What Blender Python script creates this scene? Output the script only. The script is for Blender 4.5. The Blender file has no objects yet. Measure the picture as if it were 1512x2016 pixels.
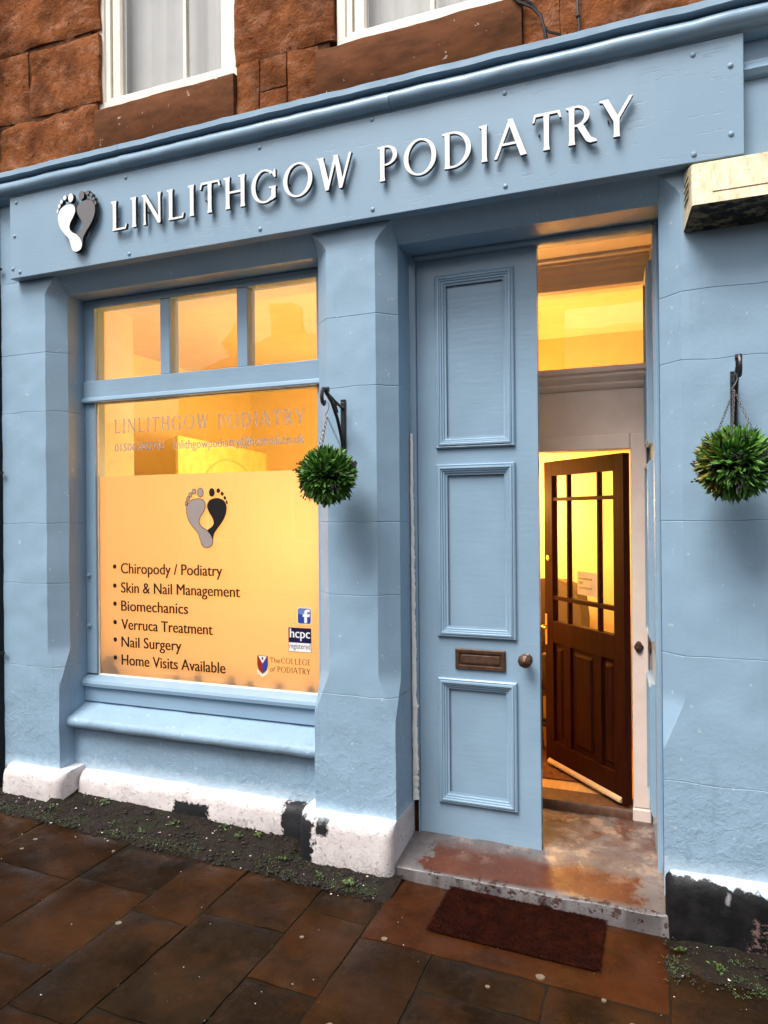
import bpy, bmesh, math, random
from mathutils import Vector, Matrix, noise
from mathutils.geometry import tessellate_polygon
random.seed(7)
SC = bpy.context.scene
COL = SC.collection

# ------------------------------------------------------------------ camera
cam_data = bpy.data.cameras.new("camera")
cam = bpy.data.objects.new("camera", cam_data)
COL.objects.link(cam)
Rm = ((0.93233113, -0.36150372, 0.00858678), (0.36149823, 0.93237011, 0.00223762), (-0.00881497, 0.00101791, 0.99996063))
cam.matrix_world = Matrix(((Rm[0][0], Rm[0][2], -Rm[0][1], 0.0), (Rm[1][0], Rm[1][2], -Rm[1][1], -3.17),
                           (Rm[2][0], Rm[2][2], -Rm[2][1], 1.72), (0, 0, 0, 1)))
cam_data.sensor_fit = 'VERTICAL'
cam_data.sensor_height = 36.0
cam_data.lens = 36.0 * 1400.0 / 2016.0
cam_data.clip_start = 0.05
cam_data.clip_end = 1500.0
SC.camera = cam

# ------------------------------------------------------------------ sky, sun, exposure
SUN_EL, SUN_AZ = math.radians(58), math.radians(204)     # azimuth clockwise from +y: from the camera's back left
W = bpy.data.worlds.new("World")
SC.world = W
W.use_nodes = True
wn, wl = W.node_tree.nodes, W.node_tree.links
wn.clear()
sky = wn.new('ShaderNodeTexSky')
sky.sky_type = 'NISHITA'
sky.sun_disc = False
sky.sun_elevation = SUN_EL
sky.sun_rotation = SUN_AZ
sky.air_density = 1.0
sky.dust_density = 4.0
hs = wn.new('ShaderNodeHueSaturation')
hs.inputs['Saturation'].default_value = 0.22             # overcast: cloud-grey rather than blue
wl.new(sky.outputs[0], hs.inputs['Color'])
bg = wn.new('ShaderNodeBackground')
bg.inputs['Strength'].default_value = 0.12
wo = wn.new('ShaderNodeOutputWorld')
wl.new(hs.outputs[0], bg.inputs['Color'])
wl.new(bg.outputs[0], wo.inputs['Surface'])
sun_data = bpy.data.lights.new("sun", 'SUN')
sun_data.energy = 1.95
sun_data.angle = math.radians(30)
sun_data.color = (1.0, 0.96, 0.9)
sun = bpy.data.objects.new("sun", sun_data)
COL.objects.link(sun)
sdir = Vector((math.sin(SUN_AZ) * math.cos(SUN_EL), math.cos(SUN_AZ) * math.cos(SUN_EL), math.sin(SUN_EL)))
sun.rotation_euler = sdir.to_track_quat('Z', 'Y').to_euler()
sun.location = (-4, -8, 10)
SC.view_settings.view_transform = 'Standard'
SC.view_settings.look = 'None'
SC.view_settings.gamma = 1.0
SC.view_settings.use_curve_mapping = False
SC.view_settings.exposure = 0.92
SC.render.engine = 'CYCLES'
cy = SC.cycles
cy.use_denoising = True
cy.max_bounces = 9
cy.diffuse_bounces = 4
cy.glossy_bounces = 4
cy.transmission_bounces = 6
cy.transparent_max_bounces = 16
cy.sample_clamp_indirect = 6.0
cy.caustics_reflective = False
cy.caustics_refractive = False
WARM = (1.0, 0.54, 0.15)

# ------------------------------------------------------------------ material helper
class M:
    def __init__(s, name, rough=0.5, spec=0.5, metal=0.0):
        s.m = bpy.data.materials.new(name)
        s.m.use_nodes = True
        s.t = s.m.node_tree
        s.b = s.t.nodes['Principled BSDF']
        s.set('Roughness', rough); s.set('Specular IOR Level', spec); s.set('Metallic', metal)
    def n(s, k): return s.t.nodes.new(k)
    def link(s, v, sock):
        if isinstance(v, bpy.types.NodeSocket): s.t.links.new(v, sock)
        elif isinstance(v, (tuple, list)) and len(v) == 3 and sock.type == 'RGBA': sock.default_value = (*v, 1)
        else: sock.default_value = v
    def set(s, k, v): s.link(v, s.b.inputs[k])
    def pos(s): return s.n('ShaderNodeNewGeometry').outputs['Position']
    def obj(s): return s.n('ShaderNodeTexCoord').outputs['Object']
    def rnd(s): return s.n('ShaderNodeObjectInfo').outputs['Random']
    def xyz(s, v=None):
        q = s.n('ShaderNodeSeparateXYZ'); s.t.links.new(v or s.pos(), q.inputs[0]); return q.outputs
    def vec(s, sc, v=None, loc=(0, 0, 0)):
        q = s.n('ShaderNodeMapping'); q.inputs['Scale'].default_value = sc; q.inputs['Location'].default_value = loc
        s.t.links.new(v or s.pos(), q.inputs[0]); return q.outputs[0]
    def noise(s, scale, detail=4, rough=0.55, v=None, dist=0.0):
        q = s.n('ShaderNodeTexNoise'); q.inputs['Scale'].default_value = scale; q.inputs['Detail'].default_value = detail
        q.inputs['Roughness'].default_value = rough; q.inputs['Distortion'].default_value = dist
        s.t.links.new(v or s.pos(), q.inputs['Vector']); return q.outputs['Fac']
    def voro(s, scale, v=None, feat='F1', out='Distance'):
        q = s.n('ShaderNodeTexVoronoi'); q.inputs['Scale'].default_value = scale; q.feature = feat
        s.t.links.new(v or s.pos(), q.inputs['Vector']); return q.outputs[out]
    def math(s, op, a, b=0.0, c=0.0):
        q = s.n('ShaderNodeMath'); q.operation = op
        s.link(a, q.inputs[0]); s.link(b, q.inputs[1]); s.link(c, q.inputs[2]); return q.outputs[0]
    def mr(s, v, a, b, c=0.0, d=1.0):
        q = s.n('ShaderNodeMapRange'); q.clamp = True
        for i, x in enumerate((v, a, b, c, d)): s.link(x, q.inputs[i])
        return q.outputs[0]
    def mix(s, f, a, b):
        q = s.n('ShaderNodeMix'); q.data_type = 'RGBA'
        s.link(f, q.inputs[0]); s.link(a, q.inputs[6]); s.link(b, q.inputs[7]); return q.outputs[2]
    def bump(s, h, strength=0.3, dist=0.01, nrm=None):
        q = s.n('ShaderNodeBump'); s.link(strength, q.inputs['Strength']); q.inputs['Distance'].default_value = dist
        s.t.links.new(h, q.inputs['Height'])
        if nrm is not None: s.t.links.new(nrm, q.inputs['Normal'])
        return q.outputs[0]
    def box(s, p, x0, x1, z0, z1, nz, amp, soft=0.006):
        """1 inside a ragged rectangle of the x-z plane"""
        w = s.math('MULTIPLY', s.math('SUBTRACT', nz, 0.5), amp)
        x = s.math('ADD', p[0], w); z = s.math('ADD', p[2], w)
        a = s.mr(x, x0 - soft, x0 + soft); b = s.mr(x, x1 - soft, x1 + soft, 1, 0)
        c = s.mr(z, z0 - soft, z0 + soft); d = s.mr(z, z1 - soft, z1 + soft, 1, 0)
        return s.math('MULTIPLY', s.math('MULTIPLY', a, b), s.math('MULTIPLY', c, d))

def plain(name, c, rough=0.5, spec=0.5, metal=0.0, var=0.12, vs=9, bs=90, bstr=0.15):
    k = M(name, rough, spec, metal)
    d = tuple(x * (1 - var) for x in c); e = tuple(min(1, x * (1 + var)) for x in c)
    k.set('Base Color', k.mix(k.mr(k.noise(vs), .3, .7), d, e))
    if bstr: k.set('Normal', k.bump(k.noise(bs), bstr, 0.002))
    return k.m

BLUE = (0.262, 0.385, 0.505)
def blue_stone():
    k = M('blue_masonry_paint', 0.38, 0.4)
    p = k.xyz()
    big = k.noise(2.3, 5, .6); fine = k.noise(55, 5, .6); mid = k.noise(13, 4, .6, dist=.6)
    c = k.mix(k.mr(big, .35, .7), tuple(x * .93 for x in BLUE), tuple(min(1, x * 1.06) for x in BLUE))
    chips = k.mr(k.noise(31, 2, .5), .70, .72)
    c = k.mix(k.math('MULTIPLY', chips, .5), c, (.52, .60, .66))
    streak = k.math('MULTIPLY', k.mr(k.noise(11, 6, .7, k.vec((1.5, 1.5, .10))), .55, .72), k.mr(k.noise(1.7, 3), .40, .62))
    c = k.mix(k.math('MULTIPLY', streak, .34), c, (.13, .20, .26))
    scuff = k.math('MULTIPLY', k.mr(k.noise(47, 5, .8), .64, .70), k.mr(k.noise(3.3, 4), .48, .6))
    c = k.mix(k.math('MULTIPLY', scuff, .45), c, (.10, .15, .20))
    # splash dirt in ragged patches low on the wall, pale overspray where the white plinth was painted
    w = k.math('MULTIPLY', k.math('SUBTRACT', k.noise(24), .5), .08)
    over = k.mr(k.math('ADD', p[2], w), .30, .24)
    c = k.mix(k.math('MULTIPLY', over, .75), c, (.50, .64, .76))
    k.set('Base Color', c)
    k.set('Roughness', k.mr(k.noise(6, 3), .3, .7, .30, .5))
    low = k.mr(p[2], .95, .45)
    st = k.math('ADD', .24, k.math('MULTIPLY', low, .22))
    blister = k.mr(k.noise(17, 7, .7, dist=.5), .45, .62)
    h = k.math('ADD', k.math('MULTIPLY', fine, .42), k.math('ADD', k.math('MULTIPLY', mid, .55), k.math('MULTIPLY', k.math('MULTIPLY', blister, low), .6)))
    k.set('Normal', k.bump(h, st, 0.008))
    return k.m
def blue_wood(name='blue_gloss_paint', grain=True, rough=.26):
    k = M(name, rough, .5)
    g = k.noise(6, 4, .6, k.vec((1, 1, 9)) if grain else None)
    c = k.mix(k.mr(k.noise(3, 4), .35, .7), tuple(x * .92 for x in BLUE), tuple(x * 1.04 for x in BLUE))
    crack = k.mr(k.noise(9, 5, .7, k.vec((.35, 1, 5))), .69, .72)
    c = k.mix(k.math('MULTIPLY', crack, .35), c, (.12, .19, .27))
    k.set('Base Color', c)
    k.set('Normal', k.bump(k.math('ADD', g, k.math('MULTIPLY', k.noise(45, 4), .35)), .18, .006))
    return k.m
def sign_wood():
    k = M('sign_board_paint', .34, .45)
    c = k.mix(k.mr(k.noise(2.2, 4), .35, .7), (.222, .330, .435), (.250, .362, .470))
    p = k.xyz()
    check = k.mr(k.noise(10, 6, .7, k.vec((.9, 1, 7))), .60, .66)
    right = k.math('MAXIMUM', k.mr(p[0], -.9, .1, .25, 1), k.mr(p[2], 3.27, 3.14, .1, .9))
    f = k.math('MULTIPLY', check, right)
    k.set('Base Color', k.mix(k.math('MULTIPLY', f, .22), c, (.16, .27, .38)))
    h = k.math('SUBTRACT', k.math('MULTIPLY', k.noise(50, 3), .2), f)
    k.set('Normal', k.bump(h, .35, .004))
    return k.m
def white_plinth():
    k = M('white_plinth_paint', .55, .35)
    p = k.xyz()
    nz = k.noise(26, 5, .65); nz2 = k.noise(60, 4, .6)
    pits = k.mr(k.noise(42, 5, .7), .60, .63)
    low = k.mr(k.math('ADD', p[2], k.math('MULTIPLY', nz, .12)), .15, .04)
    c = k.mix(k.mr(k.noise(9), .35, .7), (.56, .50, .495), (.68, .63, .625))
    worn = k.math('MULTIPLY', k.mr(k.noise(11, 4, .6), .52, .6), k.mr(k.noise(75, 4, .7), .50, .58))
    c = k.mix(k.math('MULTIPLY', worn, .65), c, (.34, .32, .31))
    c = k.mix(k.math('MULTIPLY', pits, .6), c, (.25, .21, .19))
    grime = k.math('MULTIPLY', low, k.mr(k.noise(95, 5, .75), .50, .60))
    c = k.mix(grime, c, (.09, .065, .05))
    blk = k.box(p, -2.50, -2.27, .03, .155, nz, .10)
    blk = k.math('MAXIMUM', blk, k.box(p, -1.83, -1.58, -.02, .235, nz, .13))
    blk = k.math('MAXIMUM', blk, k.box(p, -1.567, -1.50, .165, .245, nz, .06))
    blk = k.math('MAXIMUM', blk, k.box(p, -3.9, -3.635, -.1, .3, nz, .1))
    y = k.mr(p[1], -.11, .3)
    c = k.mix(blk, c, (.012, .012, .014))
    w = k.math('MULTIPLY', k.math('SUBTRACT', nz, .5), .07)
    rim = k.mr(k.math('ADD', p[2], w), .222, .25)
    c = k.mix(k.math('MULTIPLY', rim, .55), c, (.62, .70, .77))
    k.set('Base Color', c)
    h = k.math('SUBTRACT', k.math('ADD', k.math('MULTIPLY', nz, .8), k.math('MULTIPLY', nz2, .4)), k.math('MULTIPLY', pits, .5))
    k.set('Normal', k.bump(h, .5, .008))
    return k.m
def black_plinth():
    k = M('black_plinth_paint', .45, .3)
    p = k.xyz()
    nz = k.noise(22, 5, .65)
    c = k.mix(k.mr(k.noise(15), .4, .7), (.006, .006, .007), (.016, .015, .017))
    w = k.math('MULTIPLY', k.math('SUBTRACT', nz, .5), .09)
    top = k.mr(k.math('ADD', k.math('ADD', p[2], w), k.math('MULTIPLY', p[0], .06)), .222, .232)
    c = k.mix(top, c, (.58, .68, .77))
    worn = k.math('MULTIPLY', k.box(p, .315, .385, -.06, .10, k.noise(17, 6, .75), .22), k.mr(k.noise(40, 5, .7), .46, .56))
    c = k.mix(worn, c, (.16, .10, .09))
    drip = k.box(p, .238, .247, .15, .19, nz, .04)
    c = k.mix(drip, c, (.30, .30, .30))
    k.set('Base Color', c)
    k.set('Normal', k.bump(k.math('ADD', nz, k.math('MULTIPLY', k.noise(70), .4)), .35, .008))
    return k.m
def sandstone():
    k = M('red_sandstone', .9, .06)
    r = k.rnd()
    a = k.mix(r, (.37, .135, .052), (.25, .078, .030))
    b = k.mix(r, (.15, .043, .014), (.19, .065, .018))
    c = k.mix(k.mr(k.noise(3.5, 6, .65), .3, .7), a, b)
    c = k.mix(k.math('MULTIPLY', k.mr(k.noise(6, 6, .72, k.vec((1, 1, 2.2))), .5, .64), .6), c, (.44, .205, .12))
    soot = k.mr(k.noise(2.1, 6, .7, k.vec((1, 1, .7), loc=(3, 1, 2))), .46, .64)
    c = k.mix(k.math('MULTIPLY', soot, .8), c, (.045, .014, .007))
    pit = k.mr(k.noise(26, 6, .75, k.vec((1, 1, 1.6))), .62, .68)
    c = k.mix(k.math('MULTIPLY', pit, .7), c, (.035, .012, .006))
    k.set('Base Color', c)
    h = k.math('ADD', k.math('MULTIPLY', k.noise(14, 7, .62, dist=.4), 1.0), k.math('MULTIPLY', k.noise(90, 4, .7), .22))
    k.set('Normal', k.bump(k.math('SUBTRACT', h, k.math('MULTIPLY', pit, .4)), .9, .025))
    return k.m
def sill_stone():
    k = M('dark_sill_stone', .8, .08)
    p = k.xyz()
    c = k.mix(k.mr(k.noise(4, 6, .65, k.vec((1, 1, 3))), .3, .72), (.055, .020, .008), (.165, .060, .024))
    fl = k.math('MULTIPLY', k.mr(k.noise(23, 3, .5), .68, .70), k.mr(k.noise(4), .45, .55))
    c = k.mix(k.math('MULTIPLY', fl, .8), c, (.50, .40, .30))
    k.set('Base Color', c)
    k.set('Normal', k.bump(k.noise(30, 6, .65), .3, .008))
    return k.m
def paving(name='wet_paving_stone', red=0.0):
    k = M(name, .5, .5)
    r = k.rnd()
    q = k.n('ShaderNodeValToRGB')
    q.color_ramp.elements[0].color = (.022, .0092, .0030, 1); q.color_ramp.elements[1].color = (.036, .0130, .0040, 1)
    for po, cc in ((.25, (.015, .0092, .0048, 1)), (.45, (.030, .0120, .0038, 1)), (.62, (.0125, .0078, .0046, 1)), (.8, (.025, .0105, .0036, 1))):
        e = q.color_ramp.elements.new(po); e.color = cc
    q.color_ramp.interpolation = 'LINEAR'
    k.t.links.new(r, q.inputs[0])
    c = q.outputs[0]
    if red: c = k.mix(red, c, (.075, .020, .0055))  # paints the doorway's warm reflection into the stone colour
    c = k.mix(k.math('MULTIPLY', k.mr(k.noise(4, 7, .7), .42, .68), .7), c, (.0042, .0024, .0014))
    c = k.mix(k.math('MULTIPLY', k.mr(k.noise(3.1, 6, .65, k.vec((1, 1, 1), loc=(5, 2, 0))), .48, .7), .6), c, (.056, .021, .0066))
    c = k.mix(k.math('MULTIPLY', k.mr(k.noise(33, 6, .75), .52, .70), .45), c, (.038, .021, .0105))
    c = k.mix(k.math('MULTIPLY', k.mr(k.noise(150, 4, .7), .62, .70), .5), c, (.060, .040, .024))
    k.set('Base Color', c)
    wet = k.mr(k.noise(3.3, 6, .65, k.vec((1, 1, 1), loc=(1, 7, 0))), .40, .62)
    k.set('Roughness', k.mr(wet, 0, 1, .50, .17))
    k.set('Specular IOR Level', k.mr(wet, 0, 1, .02, .075))
    h = k.math('ADD', k.math('MULTIPLY', k.noise(8, 6, .62, dist=.4), 1.4), k.math('ADD', k.math('MULTIPLY', k.noise(36, 5, .7), .40), k.math('MULTIPLY', k.noise(140, 4, .7), .16)))
    k.set('Normal', k.bump(h, .42, .006))
    return k.m
def step_mat():
    k = M('worn_painted_step', .5, .45)
    p = k.xyz()
    nz = k.noise(13, 6, .65); nzf = k.noise(38, 5, .7)
    grey = k.mix(k.mr(k.noise(6, 4), .35, .68), (.085, .078, .081), (.145, .130, .130))
    red = k.mix(k.mr(k.noise(8, 5, .6), .3, .7), (.062, .015, .0065), (.115, .036, .016))
    w = k.math('MULTIPLY', k.math('SUBTRACT', nz, .5), .34)
    x = k.math('ADD', p[0], w); y = k.math('ADD', p[1], k.math('MULTIPLY', w, .35))
    band = k.math('MULTIPLY', k.math('MULTIPLY', k.mr(x, -1.06, -1.045), k.mr(x, -.13, -.08, 1, 0)), k.mr(y, .16, .25, 1, 0))
    inner = k.math('MULTIPLY', k.mr(p[1], .18, .55), k.mr(k.noise(9, 7, .72), .44, .56))
    wear = k.mr(k.noise(29, 6, .7), .60, .61)
    fr = k.mr(p[1], -.010, -.018)
    chip = k.math('MULTIPLY', k.mr(k.math('ADD', k.noise(15, 5, .7, k.vec((1, .2, 1.3))), k.math('MULTIPLY', k.math('SUBTRACT', p[2], .04), 2.6)), .565, .58), fr)
    chip = k.math('MAXIMUM', chip, k.math('MULTIPLY', k.mr(p[1], .02, .0), k.mr(k.noise(24, 5, .7), .57, .59)))
    top = k.mr(p[2], .052, .058)
    m = k.math('MAXIMUM', k.math('MULTIPLY', band, top), k.math('MULTIPLY', k.math('MULTIPLY', inner, top), .75))
    m = k.math('MULTIPLY', m, k.mr(k.noise(60, 4, .7), .68, .66))
    c = k.mix(m, grey, red)
    c = k.mix(k.math('MULTIPLY', k.mr(k.noise(21, 7, .78), .55, .62), .6), c, (.062, .026, .016))
    c = k.mix(k.math('MULTIPLY', chip, k.mr(p[0], -1.08, -1.0)), c, (.034, .011, .007))
    lite = k.math('MULTIPLY', k.mr(k.noise(8, 7, .75, k.vec((1, 1, 1), loc=(2, 9, 1))), .52, .62), k.mr(p[1], .08, .25))
    c = k.mix(k.math('MULTIPLY', lite, .7), c, (.30, .23, .19))
    k.set('Base Color', c)
    k.set('Roughness', k.mr(nz, .3, .7, .28, .6))
    cr = k.mr(k.voro(7, k.vec((1, 1, 1.5)), 'DISTANCE_TO_EDGE'), .0, .02)
    h = k.math('ADD', k.math('ADD', k.math('MULTIPLY', nzf, .5), k.math('MULTIPLY', m, -.5)), k.math('MULTIPLY', cr, .10))
    k.set('Normal', k.bump(h, .5, .006))
    return k.m
def glass(name='window_glass', tint=(1, 1, 1), refl=1.0):
    k = M(name); nt = k.t; nt.nodes.remove(k.b); out = nt.nodes['Material Output']
    tr = k.n('ShaderNodeBsdfTransparent'); tr.inputs[0].default_value = (*tint, 1)
    gl = k.n('ShaderNodeBsdfGlossy'); gl.inputs['Roughness'].default_value = .012
    fc = k.n('ShaderNodeLayerWeight'); fc.inputs[0].default_value = .5
    sch = k.math('ADD', .04, k.math('MULTIPLY', k.math('POWER', fc.outputs['Facing'], 5.0), .96))
    b = k.bump(k.noise(1.6, 2), .04, .05); nt.links.new(b, gl.inputs['Normal'])
    mx = k.n('ShaderNodeMixShader')
    nt.links.new(k.math('MULTIPLY', sch, refl), mx.inputs[0])
    nt.links.new(tr.outputs[0], mx.inputs[1]); nt.links.new(gl.outputs[0], mx.inputs[2]); nt.links.new(mx.outputs[0], out.inputs[0])
    return k.m
def frosted(name, col, trans=.75, clear=.0):
    k = M(name); nt = k.t; nt.nodes.remove(k.b); out = nt.nodes['Material Output']
    t = k.n('ShaderNodeBsdfTranslucent'); t.inputs[0].default_value = (*col, 1)
    d = k.n('ShaderNodeBsdfDiffuse'); d.inputs[0].default_value = (*col, 1)
    mx = k.n('ShaderNodeMixShader'); mx.inputs[0].default_value = trans
    nt.links.new(d.outputs[0], mx.inputs[1]); nt.links.new(t.outputs[0], mx.inputs[2])
    res = mx
    if clear:
        tr = k.n('ShaderNodeBsdfTransparent'); m2 = k.n('ShaderNodeMixShader'); m2.inputs[0].default_value = clear
        nt.links.new(mx.outputs[0], m2.inputs[1]); nt.links.new(tr.outputs[0], m2.inputs[2]); res = m2
    nt.links.new(res.outputs[0], out.inputs[0])
    return k.m
def emit(name, col, st):
    k = M(name); k.set('Base Color', (.8, .8, .8)); k.set('Emission Color', col); k.set('Emission Strength', st); return k.m
def leaf_mat(name, rough=.42):
    k = M(name, rough, .5)
    a = k.n('ShaderNodeAttribute'); a.attribute_name = 'tone'
    k.set('Base Color', k.mix(k.math('MULTIPLY', k.noise(60), .3), a.outputs['Color'], (.02, .05, .012)))
    k.set('Subsurface Weight', 0.0)
    return k.m
def wood_floor():
    k = M('oak_floor', .35, .5)
    g = k.noise(5, 6, .6, k.vec((14, 1.2, 14)))
    k.set('Base Color', k.mix(k.mr(g, .3, .7), (.50, .28, .11), (.66, .42, .19)))
    return k.m
def cream_metal():
    k = M('grimy_cream_paint', .5, .4)
    p = k.xyz()
    st = k.mr(k.noise(16, 5, .7, k.vec((1.6, 1, .25))), .42, .66)
    c = k.mix(k.math('MULTIPLY', st, .75), (.62, .54, .37), (.36, .23, .10))
    c = k.mix(k.mr(k.noise(60, 3), .68, .7), c, (.15, .1, .06))
    k.set('Base Color', c)
    k.set('Normal', k.bump(k.noise(50), .2, .003))
    return k.m
def mould_metal():
    k = M('mould_blackened_paint', .65, .3)
    k.set('Base Color', k.mix(k.mr(k.noise(19, 7, .75, k.vec((1, 1.6, 1))), .47, .58), (.009, .009, .008), (.22, .18, .10)))
    return k.m
def dark_door():
    k = M('dark_mahogany_varnish', .5, .10)
    g = k.noise(5, 5, .6, k.vec((9, 9, .9)))
    k.set('Base Color', k.mix(k.mr(g, .3, .7), (.020, .0030, .0010), (.042, .0070, .0022)))
    return k.m
def coir(name, a, b, rough=.95):
    k = M(name, rough, .1)
    k.set('Base Color', k.mix(k.mr(k.noise(16, 6, .7), .36, .66), a, b))
    return k.m
def soil_mat():
    k = M('damp_soil', .8, .3)
    c = k.mix(k.mr(k.noise(30, 6, .7), .35, .68), (.005, .003, .002), (.022, .011, .005))
    c = k.mix(k.math('MULTIPLY', k.mr(k.noise(7, 5, .7), .52, .62), .7), c, (.012, .017, .003))
    k.set('Base Color', c); k.set('Normal', k.bump(k.noise(85, 6, .7), .9, .012))
    return k.m

MT = dict(stone=blue_stone(), wood=blue_wood(), sign=sign_wood(), plinth=white_plinth(), black=black_plinth(), sand=sandstone(),
          sill=sill_stone(), pave=paving(), pave_warm_lit=paving('warm_lit_wet_paving', .6), step=step_mat(), glass=glass(), film=frosted('frosted_film', (.68, .575, .485), .82),
          upglass=glass('upper_window_glass', (1, 1, 1)),
          cream=cream_metal(), mould=mould_metal(), idoor=dark_door(), floor=wood_floor(), soil=soil_mat(),
          ivory=plain('ivory_window_paint', (.78, .72, .62), .45, var=.08), curtain=plain('net_curtain', (.47, .465, .45), .9, .1, var=.05),
          pink=plain('off_white_vestibule_paint', (.80, .64, .56), .4, var=.06), ywall=plain('warm_cream_wall_paint', (.80, .62, .34), .8, .2, var=.04),
          ceil=plain('cream_ceiling_paint', (.80, .72, .55), .85, .2, var=.04), letterw=plain('white_letter_face', (.80, .78, .78), .35, var=.02, bstr=0),
          letterk=plain('black_letter_edge', (.012, .011, .012), .4, var=.1, bstr=0), footgrey=plain('grey_foot_face', (.14, .13, .135), .35, var=.03, bstr=0),
          vinylk=plain('black_vinyl', (.010, .008, .008), .35, var=.05, bstr=0), vinylg=plain('grey_vinyl', (.33, .27, .255), .4, var=.04, bstr=0),
          etched=frosted('etched_lettering', (.36, .31, .29), .15, .02), vblue=plain('blue_vinyl', (.022, .055, .27), .35, var=.06, bstr=0),
          vblue2=plain('light_blue_vinyl', (.13, .19, .45), .35, var=.06, bstr=0), vnavy=plain('navy_vinyl', (.006, .006, .05), .35, var=.05, bstr=0),
          vwhite=plain('white_vinyl', (.78, .76, .76), .4, var=.02, bstr=0), vred=plain('red_vinyl', (.28, .02, .015), .35, var=.1, bstr=0),
          iron=plain('black_iron', (.012, .011, .012), .38, .5, var=.3, bs=40, bstr=.4), chain=plain('dull_chain_metal', (.22, .20, .19), .4, .5, .8, bstr=0),
          bronze=plain('aged_bronze', (.085, .042, .026), .42, .5, .35, var=.4, vs=30), brass=plain('brass', (.80, .50, .16), .25, .5, 1.0, bstr=0),
          leaf=leaf_mat('topiary_leaf'), core=plain('dark_foliage_core', (.008, .012, .006), .9, .1), sprig=plain('dark_sprig', (.030, .020, .030), .7, .2),
          seal=plain('peeling_white_sealant', (.78, .77, .75), .6, var=.06, bs=60, bstr=.5), rot=plain('rotten_dark_wood', (.035, .014, .008), .9, .1, var=.6, vs=40, bstr=.8),
          mat=coir('wet_coir', (.011, .0014, .0004), (.029, .0046, .0010)), mat2=coir('brown_coir', (.12, .05, .02), (.20, .09, .035)), leather=plain('dark_leather', (.030, .010, .007), .4, .5, var=.3),
          weed=leaf_mat('weed_leaf', .55), flake=plain('pale_flake', (.55, .48, .42), .8, var=.2), pebble=plain('dark_grit', (.009, .0052, .003), .8, var=.6, vs=40),
          gum=plain('trodden_gum', (.16, .115, .075), .8, var=.2, vs=60), sillw=plain('brown_threshold', (.10, .040, .018), .6, var=.4, vs=30), paper=plain('paper', (.75, .68, .55), .8, bstr=0),
          mortar=plain('dark_mortar', (.085, .036, .018), .95, .1, var=.4, vs=30), asphalt=plain('asphalt', (.05, .05, .05), .8, .3, var=.2, vs=20),
          render=plain('opposite_render', (.30, .27, .24), .85, .2, var=.1), slate=plain('slate_roof', (.07, .07, .075), .7, .3, var=.2), lampglow=emit('lamp_diffuser', WARM, 6.0),
          clay=plain('dark_ornament', (.02, .012, .008), .6), dglass=glass('dark_pane', (.4, .4, .4)), grout=plain('dark_joint', (.014, .010, .006), .95, .1, bstr=.5, bs=120))

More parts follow.
